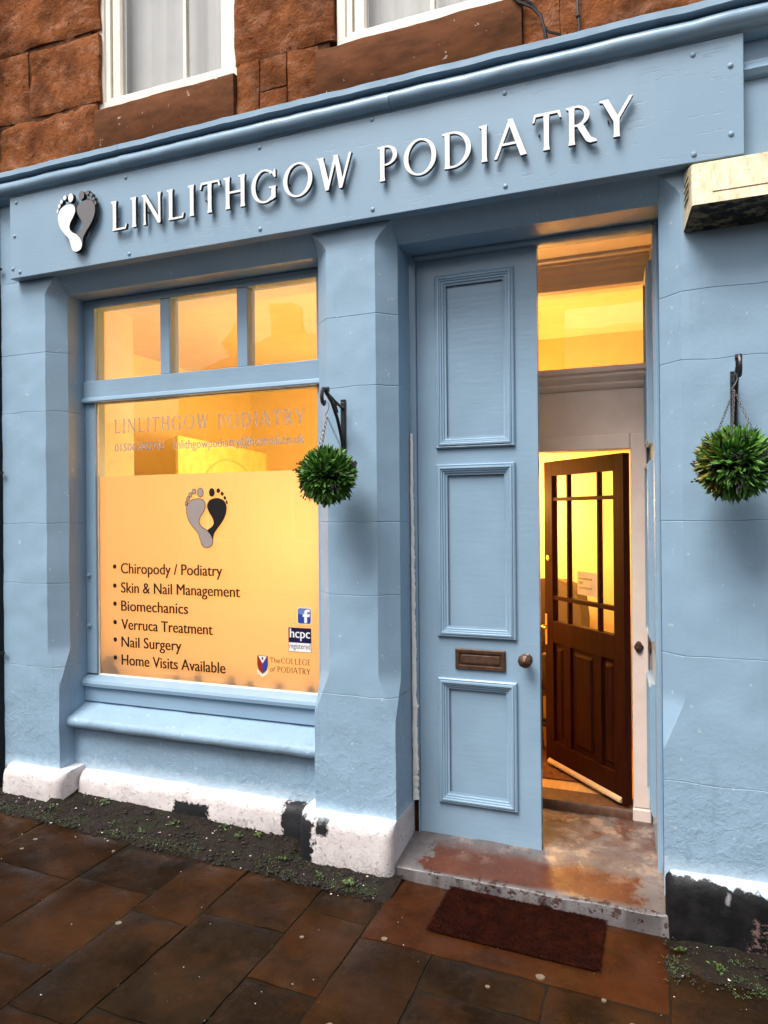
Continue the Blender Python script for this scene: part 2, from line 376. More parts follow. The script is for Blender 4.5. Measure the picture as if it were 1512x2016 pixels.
# ------------------------------------------------------------------ object helpers
def tag(o, label=None, cat=None, group=None, kind=None):
    if label: o['label'] = label
    if cat: o['category'] = cat
    if group: o['group'] = group
    if kind: o['kind'] = kind
    return o
def empty(name, loc=(0, 0, 0), rz=0.0, parent=None):
    o = bpy.data.objects.new(name, None); COL.objects.link(o); o.location = loc; o.rotation_euler = (0, 0, rz); o.empty_display_size = .1
    if parent: o.parent = parent
    return o
class MB:
    """collects faces; build() links one mesh object.  World coordinates unless the parent has been moved."""
    def __init__(s): s.v, s.f, s.mi = [], [], []
    def add(s, vs, fs, mi=0):
        b = len(s.v); s.v += [tuple(p) for p in vs]; s.f += [tuple(b + i for i in f) for f in fs]; s.mi += [mi] * len(fs); return s
    def box(s, x0, x1, y0, y1, z0, z1, mi=0):
        v = [(x, y, z) for x in (x0, x1) for y in (y0, y1) for z in (z0, z1)]
        return s.add(v, [(0, 1, 3, 2), (4, 6, 7, 5), (0, 4, 5, 1), (2, 3, 7, 6), (0, 2, 6, 4), (1, 5, 7, 3)], mi)
    def prism_x(s, prof, x0, x1, mi=0):
        """profile of (y,z) points extruded along x"""
        n = len(prof)
        v = [(x0, y, z) for y, z in prof] + [(x1, y, z) for y, z in prof]
        f = [(i, (i + 1) % n, n + (i + 1) % n, n + i) for i in range(n)] + [tuple(range(n - 1, -1, -1)), tuple(range(n, 2 * n))]
        return s.add(v, f, mi)
    def prism_z(s, prof, z0, z1, mi=0):
        n = len(prof)
        v = [(x, y, z0) for x, y in prof] + [(x, y, z1) for x, y in prof]
        f = [(i, (i + 1) % n, n + (i + 1) % n, n + i) for i in range(n)] + [tuple(range(n - 1, -1, -1)), tuple(range(n, 2 * n))]
        return s.add(v, f, mi)
    def tube(s, pts, r, seg=8, mi=0, closed=False):
        pts = [Vector(p) for p in pts]; n = len(pts); rings = []
        rr = r if isinstance(r, (list, tuple)) else [r] * n
        up = None
        for i, p in enumerate(pts):
            if closed: t = (pts[(i + 1) % n] - pts[i - 1])
            else: t = pts[min(i + 1, n - 1)] - pts[max(i - 1, 0)]
            t.normalize()
            if up is None: up = t.orthogonal().normalized()
            up = (up - t * up.dot(t)).normalized(); sd = t.cross(up)
            rings.append([p + (up * math.cos(a) + sd * math.sin(a)) * rr[i] for a in [2 * math.pi * k / seg for k in range(seg)]])
        v = [q for R_ in rings for q in R_]; f = []
        for i in range(n if closed else n - 1):
            a, b = i * seg, ((i + 1) % n) * seg
            for k in range(seg): f.append((a + k, a + (k + 1) % seg, b + (k + 1) % seg, b + k))
        if not closed: f += [tuple(range(seg - 1, -1, -1)), tuple((n - 1) * seg + k for k in range(seg))]
        return s.add(v, f, mi)
    def lathe(s, prof, origin, axis, seg=20, mi=0):
        """profile of (radius, distance along axis)"""
        ax = Vector(axis).normalized(); u = ax.orthogonal().normalized(); w = ax.cross(u); o = Vector(origin)
        v = [o + ax * h + (u * math.cos(2 * math.pi * k / seg) + w * math.sin(2 * math.pi * k / seg)) * r for r, h in prof for k in range(seg)]
        f = []
        for i in range(len(prof) - 1):
            for k in range(seg): f.append((i * seg + k, i * seg + (k + 1) % seg, (i + 1) * seg + (k + 1) % seg, (i + 1) * seg + k))
        f += [tuple(range(seg - 1, -1, -1)), tuple((len(prof) - 1) * seg + k for k in range(seg))]
        return s.add(v, f, mi)
    def frame(s, x0, x1, z0, z1, prof, y, mi=0):
        """mitred rectangular frame on the plane y; profile of (inset, outward height towards -y), closed loop"""
        n = len(prof); v = []
        for cx, cz, sx, sz in ((x0, z0, 1, 1), (x1, z0, -1, 1), (x1, z1, -1, -1), (x0, z1, 1, -1)):
            v += [(cx + sx * i, y - h, cz + sz * i) for i, h in prof]
        f = []
        for c in range(4):
            a, b = c * n, ((c + 1) % 4) * n
            for k in range(n): f.append((a + k, a + (k + 1) % n, b + (k + 1) % n, b + k))
        return s.add(v, f, mi)
    def poly(s, loops, y, depth, mi=0, ms=None):
        """flat outline(s) in x-z (first loop outer, others holes), front face at y, extruded to y+depth"""
        ms = mi if ms is None else ms
        pts = [[Vector((x, z, 0)) for x, z in L] for L in loops]
        tris = tessellate_polygon(pts); flat = [p for L in pts for p in L]; n = len(flat)
        s.add([(p.x, y, p.y) for p in flat], tris, mi)
        if depth:
            s.add([(p.x, y + depth, p.y) for p in flat], [t[::-1] for t in tris], ms)
            for L in loops:
                m = len(L)
                s.add([(x, y, z) for x, z in L] + [(x, y + depth, z) for x, z in L], [(i, (i + 1) % m, m + (i + 1) % m, m + i) for i in range(m)], ms)
        return s
    def build(s, name, mats, parent=None, smooth=False, bevel=0.0, bseg=2, angle=35):
        me = bpy.data.meshes.new(name); me.from_pydata([tuple(p) for p in s.v], [], s.f)
        for m_ in (mats if isinstance(mats, (list, tuple)) else [mats]): me.materials.append(m_)
        if any(s.mi): me.polygons.foreach_set('material_index', s.mi)
        bm = bmesh.new(); bm.from_mesh(me); bmesh.ops.recalc_face_normals(bm, faces=bm.faces[:])
        if smooth:
            for f_ in bm.faces: f_.smooth = True
            for e in bm.edges:
                if len(e.link_faces) == 2 and e.calc_face_angle(0) > math.radians(angle): e.smooth = False
        bm.to_mesh(me); bm.free()
        o = bpy.data.objects.new(name, me); COL.objects.link(o)
        if parent: o.parent = parent
        if bevel:
            md = o.modifiers.new('bevel', 'BEVEL'); md.width = bevel; md.segments = bseg; md.limit_method = 'ANGLE'; md.angle_limit = math.radians(40)
            if not smooth: me.polygons.foreach_set('use_smooth', [True] * len(me.polygons)); md.harden_normals = True
        return o
def fbm(p, sc, octv=4, off=0.0):
    return noise.fractal(Vector((p[0] * sc + off, p[1] * sc + off * .7, p[2] * sc - off)), 1.0, 2.0, octv)

def stone_block(name, x0, x1, z0, z1, y=0.0, depth=.25, amp=.012, sc=5.0, edge=.02, res=.03, mat=None, parent=None, wob=.008, seed=0.0):
    """hewn block: gridded front with relief, rounded uneven arrises"""
    nx = max(3, int((x1 - x0) / res)); nz = max(3, int((z1 - z0) / res)); v = []; f = []
    for j in range(nz + 1):
        for i in range(nx + 1):
            u, w = i / nx, j / nz
            x = x0 + (x1 - x0) * u; z = z0 + (z1 - z0) * w
            d = min((x - x0), (x1 - x), (z - z0), (z1 - z))
            r = max(0.0, 1 - d / edge)
            bx = wob * noise.noise(Vector((seed + z * 6, x0 * 3, 1.3))) if i in (0, nx) else 0
            bz = wob * noise.noise(Vector((seed + x * 6, z0 * 3, 7.7))) if j in (0, nz) else 0
            yy = y - amp * fbm((x, 0, z), sc, 6, seed) - .6 * amp * fbm((x, 0, z), sc * .35, 2, seed + 9) + 1.5 * amp * max(0, .10 - abs(noise.noise(Vector((x * 3.1 + seed, seed, z * 4.3))) ) / 1.0) * 6 * max(0, noise.noise(Vector((x * 2, 4 + seed, z * 2)))) + r * r * edge * .8
            v.append((x + bx, yy, z + bz))
    for j in range(nz):
        for i in range(nx):
            a = j * (nx + 1) + i; f.append((a, a + 1, a + nx + 2, a + nx + 1))
    b = len(v)
    ring = [i for i in range(nx + 1)] + [j * (nx + 1) + nx for j in range(1, nz + 1)] + [nz * (nx + 1) + i for i in range(nx - 1, -1, -1)] + [j * (nx + 1) for j in range(nz - 1, 0, -1)]
    for i in ring: v.append((v[i][0], y + depth, v[i][2]))
    n = len(ring)
    for k in range(n): f.append((ring[k], b + k, b + (k + 1) % n, ring[(k + 1) % n]))
    return MB().add(v, f).build(name, mat or MT['sand'], parent, smooth=True, angle=50)

def course(name, x0, x1, z0, z1, cl, cr, parent, back=.30, amp=.004, ch=.085, stop=None, seed=0.0, mat=None, joint=.0011):
    """one painted block of a pilaster with stop-chamfered arrises; cross section rises in rings"""
    nz = max(4, int((z1 - z0) / .03)); v = []; f = []; per = 0
    zs = [z0, z0 + .002, z0 + .005] + [z0 + (z1 - z0) * k / nz for k in range(1, nz)] + [z1 - .005, z1 - .002, z1]
    nf = max(4, int((x1 - x0) / .03))
    for k, z in enumerate(zs):
        c = ch
        if stop: c = ch * min(1.0, max(0.012, (z - stop[0]) / (stop[1] - stop[0])))
        if z > 3.115 - ch: c = max(.001, min(c, 3.115 - z))
        L = c if cl else .006; R_ = c if cr else .006
        row = [(x0, back), (x0, L + .06), (x0, L)]
        row += [(x0 + L * .5, L * .5)] + [(x0 + L + (x1 - R_ - x0 - L) * i / nf, 0.0) for i in range(nf + 1)] + [(x1 - R_ * .5, R_ * .5)]
        row += [(x1, R_), (x1, R_ + .06), (x1, back)]
        per = len(row); inn = joint if k in (0, len(zs) - 1) else 0
        for (x, y) in row:
            d = amp * fbm((x, y, z), 6, 4, seed) + amp * .6 * fbm((x, y, z), 1.7, 2, seed)
            zj = z + (.007 * noise.noise(Vector((x * 7 + y * 7, round(z * 10), seed))) if (k < 3 or k > len(zs) - 4) and .2 < z < 3.0 else 0)
            v.append((x, y + d * (y < back - .01) + inn * 1.6 * (y < back - .01), zj))
    for k in range(len(zs) - 1):
        for i in range(per - 1): a = k * per + i; f.append((a, a + 1, a + per + 1, a + per))
    f.append(tuple(range(per - 1, -1, -1))); f.append(tuple((len(zs) - 1) * per + i for i in range(per)))
    return MB().add(v, f).build(name, mat or MT['stone'], parent, smooth=True, angle=38)

def rough_profile(name, prof, x0, x1, parent, mat, amp=.004, sc=6, res=.03, seed=0.0, ends=True, fa=40):
    """(y,z) profile swept along x with weathering relief"""
    nx = max(4, int((x1 - x0) / res)); n = len(prof); v = []; f = []
    for i in range(nx + 1):
        x = x0 + (x1 - x0) * i / nx
        for (y, z) in prof:
            a = amp * fbm((x, y * 2, z), sc, 4, seed)
            b = amp * fbm((x, y * 2 + 5, z), sc, 4, seed + 4)
            v.append((x, y + a, z + b))
    for i in range(nx):
        for k in range(n): f.append((i * n + k, i * n + (k + 1) % n, (i + 1) * n + (k + 1) % n, (i + 1) * n + k))
    f += [tuple(range(n - 1, -1, -1)), tuple(nx * n + k for k in range(n))]
    return MB().add(v, f).build(name, mat, parent, smooth=True, angle=fa)

# ------------------------------------------------------------------ ground
def zg(x): return -.03 - .03 * max(-12, min(12, x))
def gquad(mb, x0, x1, y0, y1, dz):
    n = 12
    for i in range(n):
        a = x0 + (x1 - x0) * i / n; b = x0 + (x1 - x0) * (i + 1) / n
        mb.add([(a, y0, zg(a) + dz), (b, y0, zg(b) + dz), (b, y1, zg(b) + dz), (a, y1, zg(a) + dz)], [(0, 1, 2, 3)])
g = MB(); gquad(g, -400, 400, -400, 400, -.62)
tag(g.build('ground', MT['asphalt']), kind='structure')
g = MB(); gquad(g, -60, 60, -9.2, -2.3, -.13)
tag(g.build('road', MT['asphalt']), kind='structure')
kb = MB()
for i in range(40):
    a = -12 + i * .6; kb.box(a + .004, a + .596, -2.36, -2.22, zg(a) - .4, zg(a) + .004)
tag(kb.build('kerb', plain('kerb_stone', (.16, .15, .14), .7), None, bevel=.012), kind='structure')
pv = empty('pavement'); tag(pv, kind='structure')
g = MB(); gquad(g, -12, 12, -2.23, .12, -.0085); g.build('joint_bed', MT['grout'], pv)
rnd = random.Random(3)
def slab(x0, x1, y0, y1, i):
    jt = .0045
    nx, ny = max(3, int((x1 - x0) / .035)), max(3, int((y1 - y0) / .035)); v = []; f = []
    tx, ty, dz = rnd.uniform(-.006, .006), rnd.uniform(-.006, .006), rnd.uniform(-.002, .002)
    cx, cy_ = (x0 + x1) / 2, (y0 + y1) / 2
    for j in range(ny + 1):
        for k in range(nx + 1):
            u = x0 + jt + (x1 - x0 - 2 * jt) * k / nx; w = y0 + jt + (y1 - y0 - 2 * jt) * j / ny
            e = (k in (0, nx)) or (j in (0, ny))
            if e: u += .007 * noise.noise(Vector((u * 11, w * 11, i))); w += .007 * noise.noise(Vector((u * 11, w * 11, i + 50)))
            z = zg(u) + dz + (u - cx) * tx + (w - cy_) * ty + .0045 * fbm((u, w, i), 5, 5) - (.006 if e else 0)
            v.append((u, w, z))
    for j in range(ny):
        for k in range(nx): a = j * (nx + 1) + k; f.append((a, a + 1, a + nx + 2, a + nx + 1))
    ring = [i_ for i_ in range(nx + 1)] + [j * (nx + 1) + nx for j in range(1, ny + 1)] + [ny * (nx + 1) + i_ for i_ in range(nx - 1, -1, -1)] + [j * (nx + 1) for j in range(ny - 1, 0, -1)]
    b = len(v); n = len(ring)
    for q in ring: v.append((v[q][0], v[q][1], v[q][2] - .05))
    for k in range(n): f.append((ring[k], b + k, b + (k + 1) % n, ring[(k + 1) % n]))
    return MB().add(v, f).build('paving_slab', MT['pave_warm_lit' if i >= 90 else 'pave'], pv, smooth=True, angle=50)  # slabs before the step carry the warm door light in their colour
strips = [(-4.9, -4.35, [-.3, -.8, -1.5]), (-4.35, -3.8, [-.27, -1.0, -1.6]), (-3.8, -3.12, [-.24, -.9, -1.45]),
          (-3.12, -2.535, [-.245, -.645, -1.3]), (-2.535, -2.125, [-.265, -.605, -1.145, -1.7]), (-2.125, -1.835, [-.255, -.725, -1.35]),
          (-1.835, -1.44, [-.255, -.62, -1.245, -1.75]), (-1.44, -1.15, [-.245, -.435, -.91, -1.5]),
          (-1.15, -.84, [-.515, -1.2]), (-.84, -.40, [-.515, -.725, -1.3]), (-.40, .02, [-.515, -1.05, -1.6]),
          (.02, .42, [-.075, -.8, -1.4]), (.42, 1.0, [-.07, -.75, -1.3]), (1.0, 1.5, [-.05, -.6, -1.4]), (1.5, 2.1, [-.05, -.9, -1.5]), (2.1, 2.6, [-.05, -.7])]
i = 0
for x0, x1, ys in strips:
    ys = ys + [-2.22]
    for k in range(len(ys) - 1): slab(x0, x1, ys[k + 1], ys[k], i); i += 1
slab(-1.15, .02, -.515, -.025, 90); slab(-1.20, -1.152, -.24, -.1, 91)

# ------------------------------------------------------------------ the building
B = empty('sandstone_building', (0, 0, 0))
tag(B, 'red sandstone building with a pale blue painted shopfront at street level', 'building')
# painted pilasters -----------------------------------------------------------
JZ = [.10, .83, 1.32, 1.675, 2.335, 2.68, 3.112]
def pilaster(x0, x1, cl, cr, seed, jz):
    p = empty('pilaster', (0, 0, 0), 0, B)
    for k in range(len(jz) - 1):
        course('stone_block', x0, x1, jz[k] + .0004, jz[k + 1] - .0004, cl, cr, p, stop=(.72, .93) if jz[k] < 1.0 else None, seed=seed)
pilaster(-3.70, -3.265, False, True, 3.0, JZ)
pilaster(-1.61, -1.18, True, True, 13.0, JZ)
pilaster(.005, .62, True, False, 23.0, [.12, .60, 1.12, 1.675, 2.335, 2.62, 3.112])
course('stone_block', .622, 1.9, .12, 3.112, False, False, empty('pier', (0, 0, 0), 0, B), seed=33)
# lintel over everything: chamfered lower arris above each opening
lint = [(.30, 3.02), (.09, 3.025), (.045, 3.07), (0, 3.115), (0, 3.62), (.30, 3.62)]
for a, b, s_ in ((-3.265, -1.61, 1), (-1.18, .005, 2)): rough_profile('lintel', lint, a, b, B, MT['stone'], .003, 5, .05, s_)
for a, b, s_ in ((-3.70, -3.265, 3), (-1.61, -1.18, 4), (.005, 1.9, 5)):
    rough_profile('lintel', [(.30, 3.113), (.002, 3.113), (.001, 3.12), (.001, 3.62), (.30, 3.62)], a, b, B, MT['stone'], .002, 5, .05, s_)
rough_profile('moulding', [(.0, 3.43), (-.022, 3.435), (-.035, 3.455), (-.022, 3.475), (-.012, 3.49), (-.012, 3.50), (.0, 3.50)], .325, 1.9, B, MT['wood'], .002, 4, .05, 8)
# cornice
cor = [(.05, 3.575), (-.056, 3.592), (-.063, 3.601)]
cor += [(-.070 - .038 * math.cos(t), 3.637 + .036 * math.sin(t)) for t in [math.radians(q) for q in range(-72, 73, 12)]]
cor += [(-.070, 3.676), (-.068, 3.680), (-.114, 3.683), (-.118, 3.686), (-.119, 3.713), (-.114, 3.717), (.05, 3.756)]
for a, b, s_ in ((-3.72, -2.706, 1), (-2.704, -1.15, 2), (-1.148, .62, 3), (.622, 1.9, 4)): rough_profile('cornice', cor, a, b, B, MT['wood'], .0032, 7, .025, s_, fa=24)
# sandstone wall above ----------------------------------------------------------
bk = MB()
for a, b, c, d in ((-8, -3.0, 3.6, 8), (-2.0, -1.5, 3.6, 8), (-.5, 6, 3.6, 8), (-3.0, -2.0, 3.6, 4.0), (-1.5, -.5, 3.6, 4.0), (-3.0, -2.0, 5.7, 8), (-1.5, -.5, 5.7, 8)): bk.box(a, b, .0125, .3, c, d)
bk.build('wall_core', MT['mortar'], B)
ST = [(-4.7, -3.72, 3.745, 4.3), (-3.715, -2.955, 3.745, 4.066), (-3.95, -3.47, 4.071, 4.475), (-3.465, -2.94, 4.071, 4.455), (-4.7, -3.955, 4.305, 4.9), (-3.95, -2.94, 4.48, 5.05),
      (-2.04, -1.472, 4.055, 4.62), (-2.04, -1.472, 4.625, 5.1), (-2.03, -1.898, 3.745, 4.05), (-1.892, -1.738, 3.745, 3.882), (-1.892, -1.738, 3.887, 4.05), (-1.732, -1.565, 3.745, 4.05),
      (-.545, -.388, 3.745, 4.3), (-.383, -.31, 3.745, 4.3), (-.305, .52, 3.745, 4.28), (.525, 1.35, 3.745, 4.3), (-.545, .1, 4.305, 4.85), (.105, 1.35, 4.305, 4.85),
      (-3.95, -2.94, 5.055, 5.7), (-2.04, -1.472, 5.105, 5.7), (-.545, .45, 4.855, 5.7), (-4.7, -3.955, 4.905, 5.7), (.455, 1.35, 4.855, 5.7)]
for k, (a, b, c, d) in enumerate(ST):
    small = (b - a) < .3
    stone_block('stone', a, b, c, d, amp=.009 if small else .014, sc=7 if small else 5, edge=.008 if small else .011, parent=B, seed=k * 3.7, wob=.006 if small else .014, depth=.2, res=.025)
for a, b, s_ in ((-2.95, -2.035, 11), (-1.56, -.55, 12)):
    rough_profile('window_sill', [(.2, 3.745), (-.012, 3.745), (-.020, 3.76), (-.022, 3.99), (-.012, 4.005), (.2, 4.012)], a, b, B, MT['sill'], .006, 5, .03, s_)
# upper sash windows
def sash(x0, x1, bar, seed):
    w = empty('sash_window', (0, 0, 0), 0, B)
    fr = MB(); fr.frame(x0, x1, 4.014, 5.68, [(0, 0), (.045, 0), (.05, -.012), (.058, -.014), (.075, -.018), (.08, -.06), (0, -.06)], .028); fr.build('frame', MT['ivory'], w, bevel=.003)
    sh = MB(); sh.frame(x0 + .082, x1 - .082, 4.014 + .012, 5.6, [(0, 0), (.05, 0), (.062, -.012), (.062, -.04), (0, -.04)], .058); sh.build('sash', MT['ivory'], w, bevel=.003)
    MB().box(bar - .011, bar + .011, .062, .092, 4.088, 5.54).build('glazing_bar', MT['ivory'], w, bevel=.003)
    MB().box(x0 + .144, x1 - .144, .0625, .0915, 4.86, 4.89).build('meeting_rail', MT['ivory'], w, bevel=.003)
    MB().box(x0 + .14, x1 - .14, .076, .080, 4.08, 5.55).build('pane', MT['upglass'], w)
    cu = MB(); n = 120; v = []
    for i_ in range(n + 1):
        x = x0 + .09 + (x1 - x0 - .18) * i_ / n; y = .16 + .004 * math.sin(i_ * .35 + seed) + .006 * noise.noise(Vector((i_ * .21, seed, 0)))
        v += [(x, y, 4.0), (x, y, 5.6)]
    cu.add(v, [(2 * i_, 2 * i_ + 2, 2 * i_ + 3, 2 * i_ + 1) for i_ in range(n)]); cu.build('curtain', MT['curtain'], w, smooth=True, angle=180)
    MB().box(x0, x1, .5, .52, 3.9, 5.7).build('room_back', MT['mortar'], w)
sash(-2.968, -2.025, -2.397, 1.0)
sash(-1.468, -.545, -.985, 2.0)
# apron, ledge, plinths under the window ------------------------------------------
rough_profile('apron', [(.40, .19), (.118, .19), (.112, .30), (.115, .47), (.40, .47)], -3.265, -1.61, B, MT['stone'], .0035, 6, .03, 2)
led = [(.40, .47), (.085, .470), (.078, .478), (.066, .476), (.052, .486), (.046, .505), (.052, .525), (.068, .537), (.20, .585), (.22, .60), (.40, .60)]
rough_profile('window_ledge', led, -3.264, -1.612, B, MT['stone'], .003, 7, .025, 6)
def plinth(x0, x1, yf, zb, zt, yb, seed, mat, cham=.05, amp=.010):
    pr = [(yb, zt), (yf + cham * 1.0, zt), (yf + cham * .45, zt - cham * .22), (yf + cham * .12, zt - cham * .6), (yf, zt - cham * 1.1), (yf - .004, zt - .1), (yf - .006, (zt + zb) / 2), (yf - .002, zb + .05), (yf + .01, zb), (yb, zb)]
    nx = max(4, int((x1 - x0) / .02)); n = len(pr); v = []; f = []
    for i_ in range(nx + 1):
        x = x0 + (x1 - x0) * i_ / nx; e = min(i_, nx - i_) * (x1 - x0) / nx
        rr = max(0, 1 - e / .04) ** 2 * .03
        for (y, z) in pr:
            v.append((x, min(yb, y + (rr if y < yb - .01 else 0)) + (amp * fbm((x, y, z), 7, 4, seed) if y < yb - .01 else 0), z + amp * .7 * fbm((x, y, z), 5, 3, seed + 3) - (zg(x) * 0)))
    for i_ in range(nx):
        for k in range(n): f.append((i_ * n + k, i_ * n + (k + 1) % n, (i_ + 1) * n + (k + 1) % n, (i_ + 1) * n + k))
    f += [tuple(range(n - 1, -1, -1)), tuple(nx * n + k for k in range(n))]
    return MB().add(v, f).build('plinth', mat, B, smooth=True, angle=60)
plinth(-3.655, -3.19, -.075, -.02, .245, .2, 1, MT['plinth'])
plinth(-3.19, -1.66, .045, -.02, .225, .2, 2, MT['plinth'])
plinth(-1.665, -1.1785, -.085, -.05, .255, .26, 3, MT['plinth'], .055)
plinth(.008, .9, -.04, -.16, .25, .2, 4, MT['black'], .07)
plinth(.905, 1.9, -.04, -.2, .25, .2, 5, MT['black'], .07)
# door step
st = []
nx, ny = 60, 44
stp = MB(); v = []; f = []
for j in range(ny + 1):
    for i_ in range(nx + 1):
        x = -1.19 + 1.215 * i_ / nx; y = -.022 + .86 * j / ny
        z = .060 + .040 * min(1, max(0, y / .30)) + .003 * fbm((x, y, 0), 6, 4) - .006 * math.exp(-((x + .35) / .3) ** 2) * (y < .3)
        if j == 0: z -= .006; y += .002 * fbm((x, 0, 3), 9, 3)
        v.append((x, y, z))
for j in range(ny):
    for i_ in range(nx): a = j * (nx + 1) + i_; f.append((a, a + 1, a + nx + 2, a + nx + 1))
b0 = len(v)
for i_ in range(nx + 1): v.append((v[i_][0], -.028 + .003 * fbm((v[i_][0], 0, 6), 9, 3), v[i_][2] - .006))
for i_ in range(nx + 1): v.append((v[i_][0], -.028 + .004 * fbm((v[i_][0], 0, 8), 7, 3), -.12))
for i_ in range(nx):
    f += [(b0 + i_, b0 + i_ + 1, i_ + 1, i_), (b0 + nx + 1 + i_, b0 + nx + 2 + i_, b0 + i_ + 1, b0 + i_)]
stp.add(v, f); stp.build('door_step', MT['step'], B, smooth=True, angle=45)

# ------------------------------------------------------------------ shop window
SW = empty('shop_window', (0, 0, 0), 0, B)
wd = MT['wood']
def bar(name, x0, x1, y0, y1, z0, z1, parent=SW, mat=wd, bev=.004): return MB().box(x0, x1, y0, y1, z0, z1).build(name, mat, parent, bevel=bev)
bar('jamb', -3.264, -3.186, .215, .30, .76, 2.975); bar('jamb', -1.688, -1.612, .215, .30, .76, 2.975)
bar('head', -3.264, -1.612, .212, .30, 2.972, 3.018)
bar('transom_rail', -3.262, -1.614, .200, .296, 2.402, 2.532)
MB().prism_x([(.296, 2.40), (.19, 2.40), (.186, 2.408), (.19, 2.425), (.1995, 2.432), (.296, 2.432)], -3.266, -1.612).build('drip_mould', wd, SW, smooth=True)
for x in (-2.663, -2.144): bar('mullion', x - .034, x + .034, .213, .297, 2.535, 2.971)
MB().prism_x([(.30, .60), (.195, .60), (.192, .69), (.172, .692), (.168, .712), (.174, .728), (.225, .752), (.30, .755)], -3.262, -1.614).build('bottom_rail', wd, SW, smooth=True, angle=30)
MB().frame(-3.188, -1.686, .752, 2.404, [(0, .004), (.009, 0.0), (.006, -.006), (0, -.006)], .234).build('putty_line', MT['ivory'], SW)
for a, b, c, d in ((-3.186, -1.688, .755, 2.401), (-3.186, -2.697, 2.533, 2.971), (-2.629, -2.178, 2.533, 2.971), (-2.11, -1.688, 2.533, 2.971)):
    MB().box(a, b, .240, .244, c, d).build('pane', MT['glass'], SW)
MB().add([(-3.186, .2475, .756), (-1.688, .2475, .756), (-1.688, .2475, 1.955), (-3.186, .2475, 1.955)], [(0, 1, 2, 3)]).build('frosted_film', MT['film'], SW)
for z in (1.355, 1.05): MB().lathe([(.012, 0), (.012, .012), (.005, .014), (.005, .02)], (-3.238, .215, z), (0, -1, 0), 10).build('bolt', wd, SW)

# ------------------------------------------------------------------ glyphs drawn as outlines (unit cap height)
def ell(cx, cz, rx, rz, a0=0, a1=360, n=28, rot=0.0):
    o = []
    for k in range(n + (0 if a1 - a0 == 360 else 1)):
        t = math.radians(a0 + (a1 - a0) * k / n); x, z = rx * math.cos(t), rz * math.sin(t)
        o.append((cx + x * math.cos(rot) - z * math.sin(rot), cz + x * math.sin(rot) + z * math.cos(rot)))
    return o
def stem(x, w, h=1.0, tick=.07, z0=0.0):
    return [[(x - .015, z0), (x + w + .01, z0 - .0), (x + w - .008, z0 + .12), (x + w - .008, h - .15), (x + w + .012, h + .01), (x - tick, h), (x - tick + .005, h - .045), (x - .004, h - .075), (x + .006, h - .2), (x + .008, z0 + .12)]]
def ring_(cx, cz, rx, rz, tw, tn, rot=-.18):
    return [ell(cx, cz, rx, rz, n=40), ell(cx, cz, rx - tw, rz - tn, n=40, rot=rot * .25)[::-1]]
def arc_band(cx, cz, rx, rz, tw, tn, a0, a1, n=26):
    o = ell(cx, cz, rx, rz, a0, a1, n); i_ = ell(cx, cz, rx - tw, rz - tn, a0, a1, n); return [o + i_[::-1]]
SWD = .145
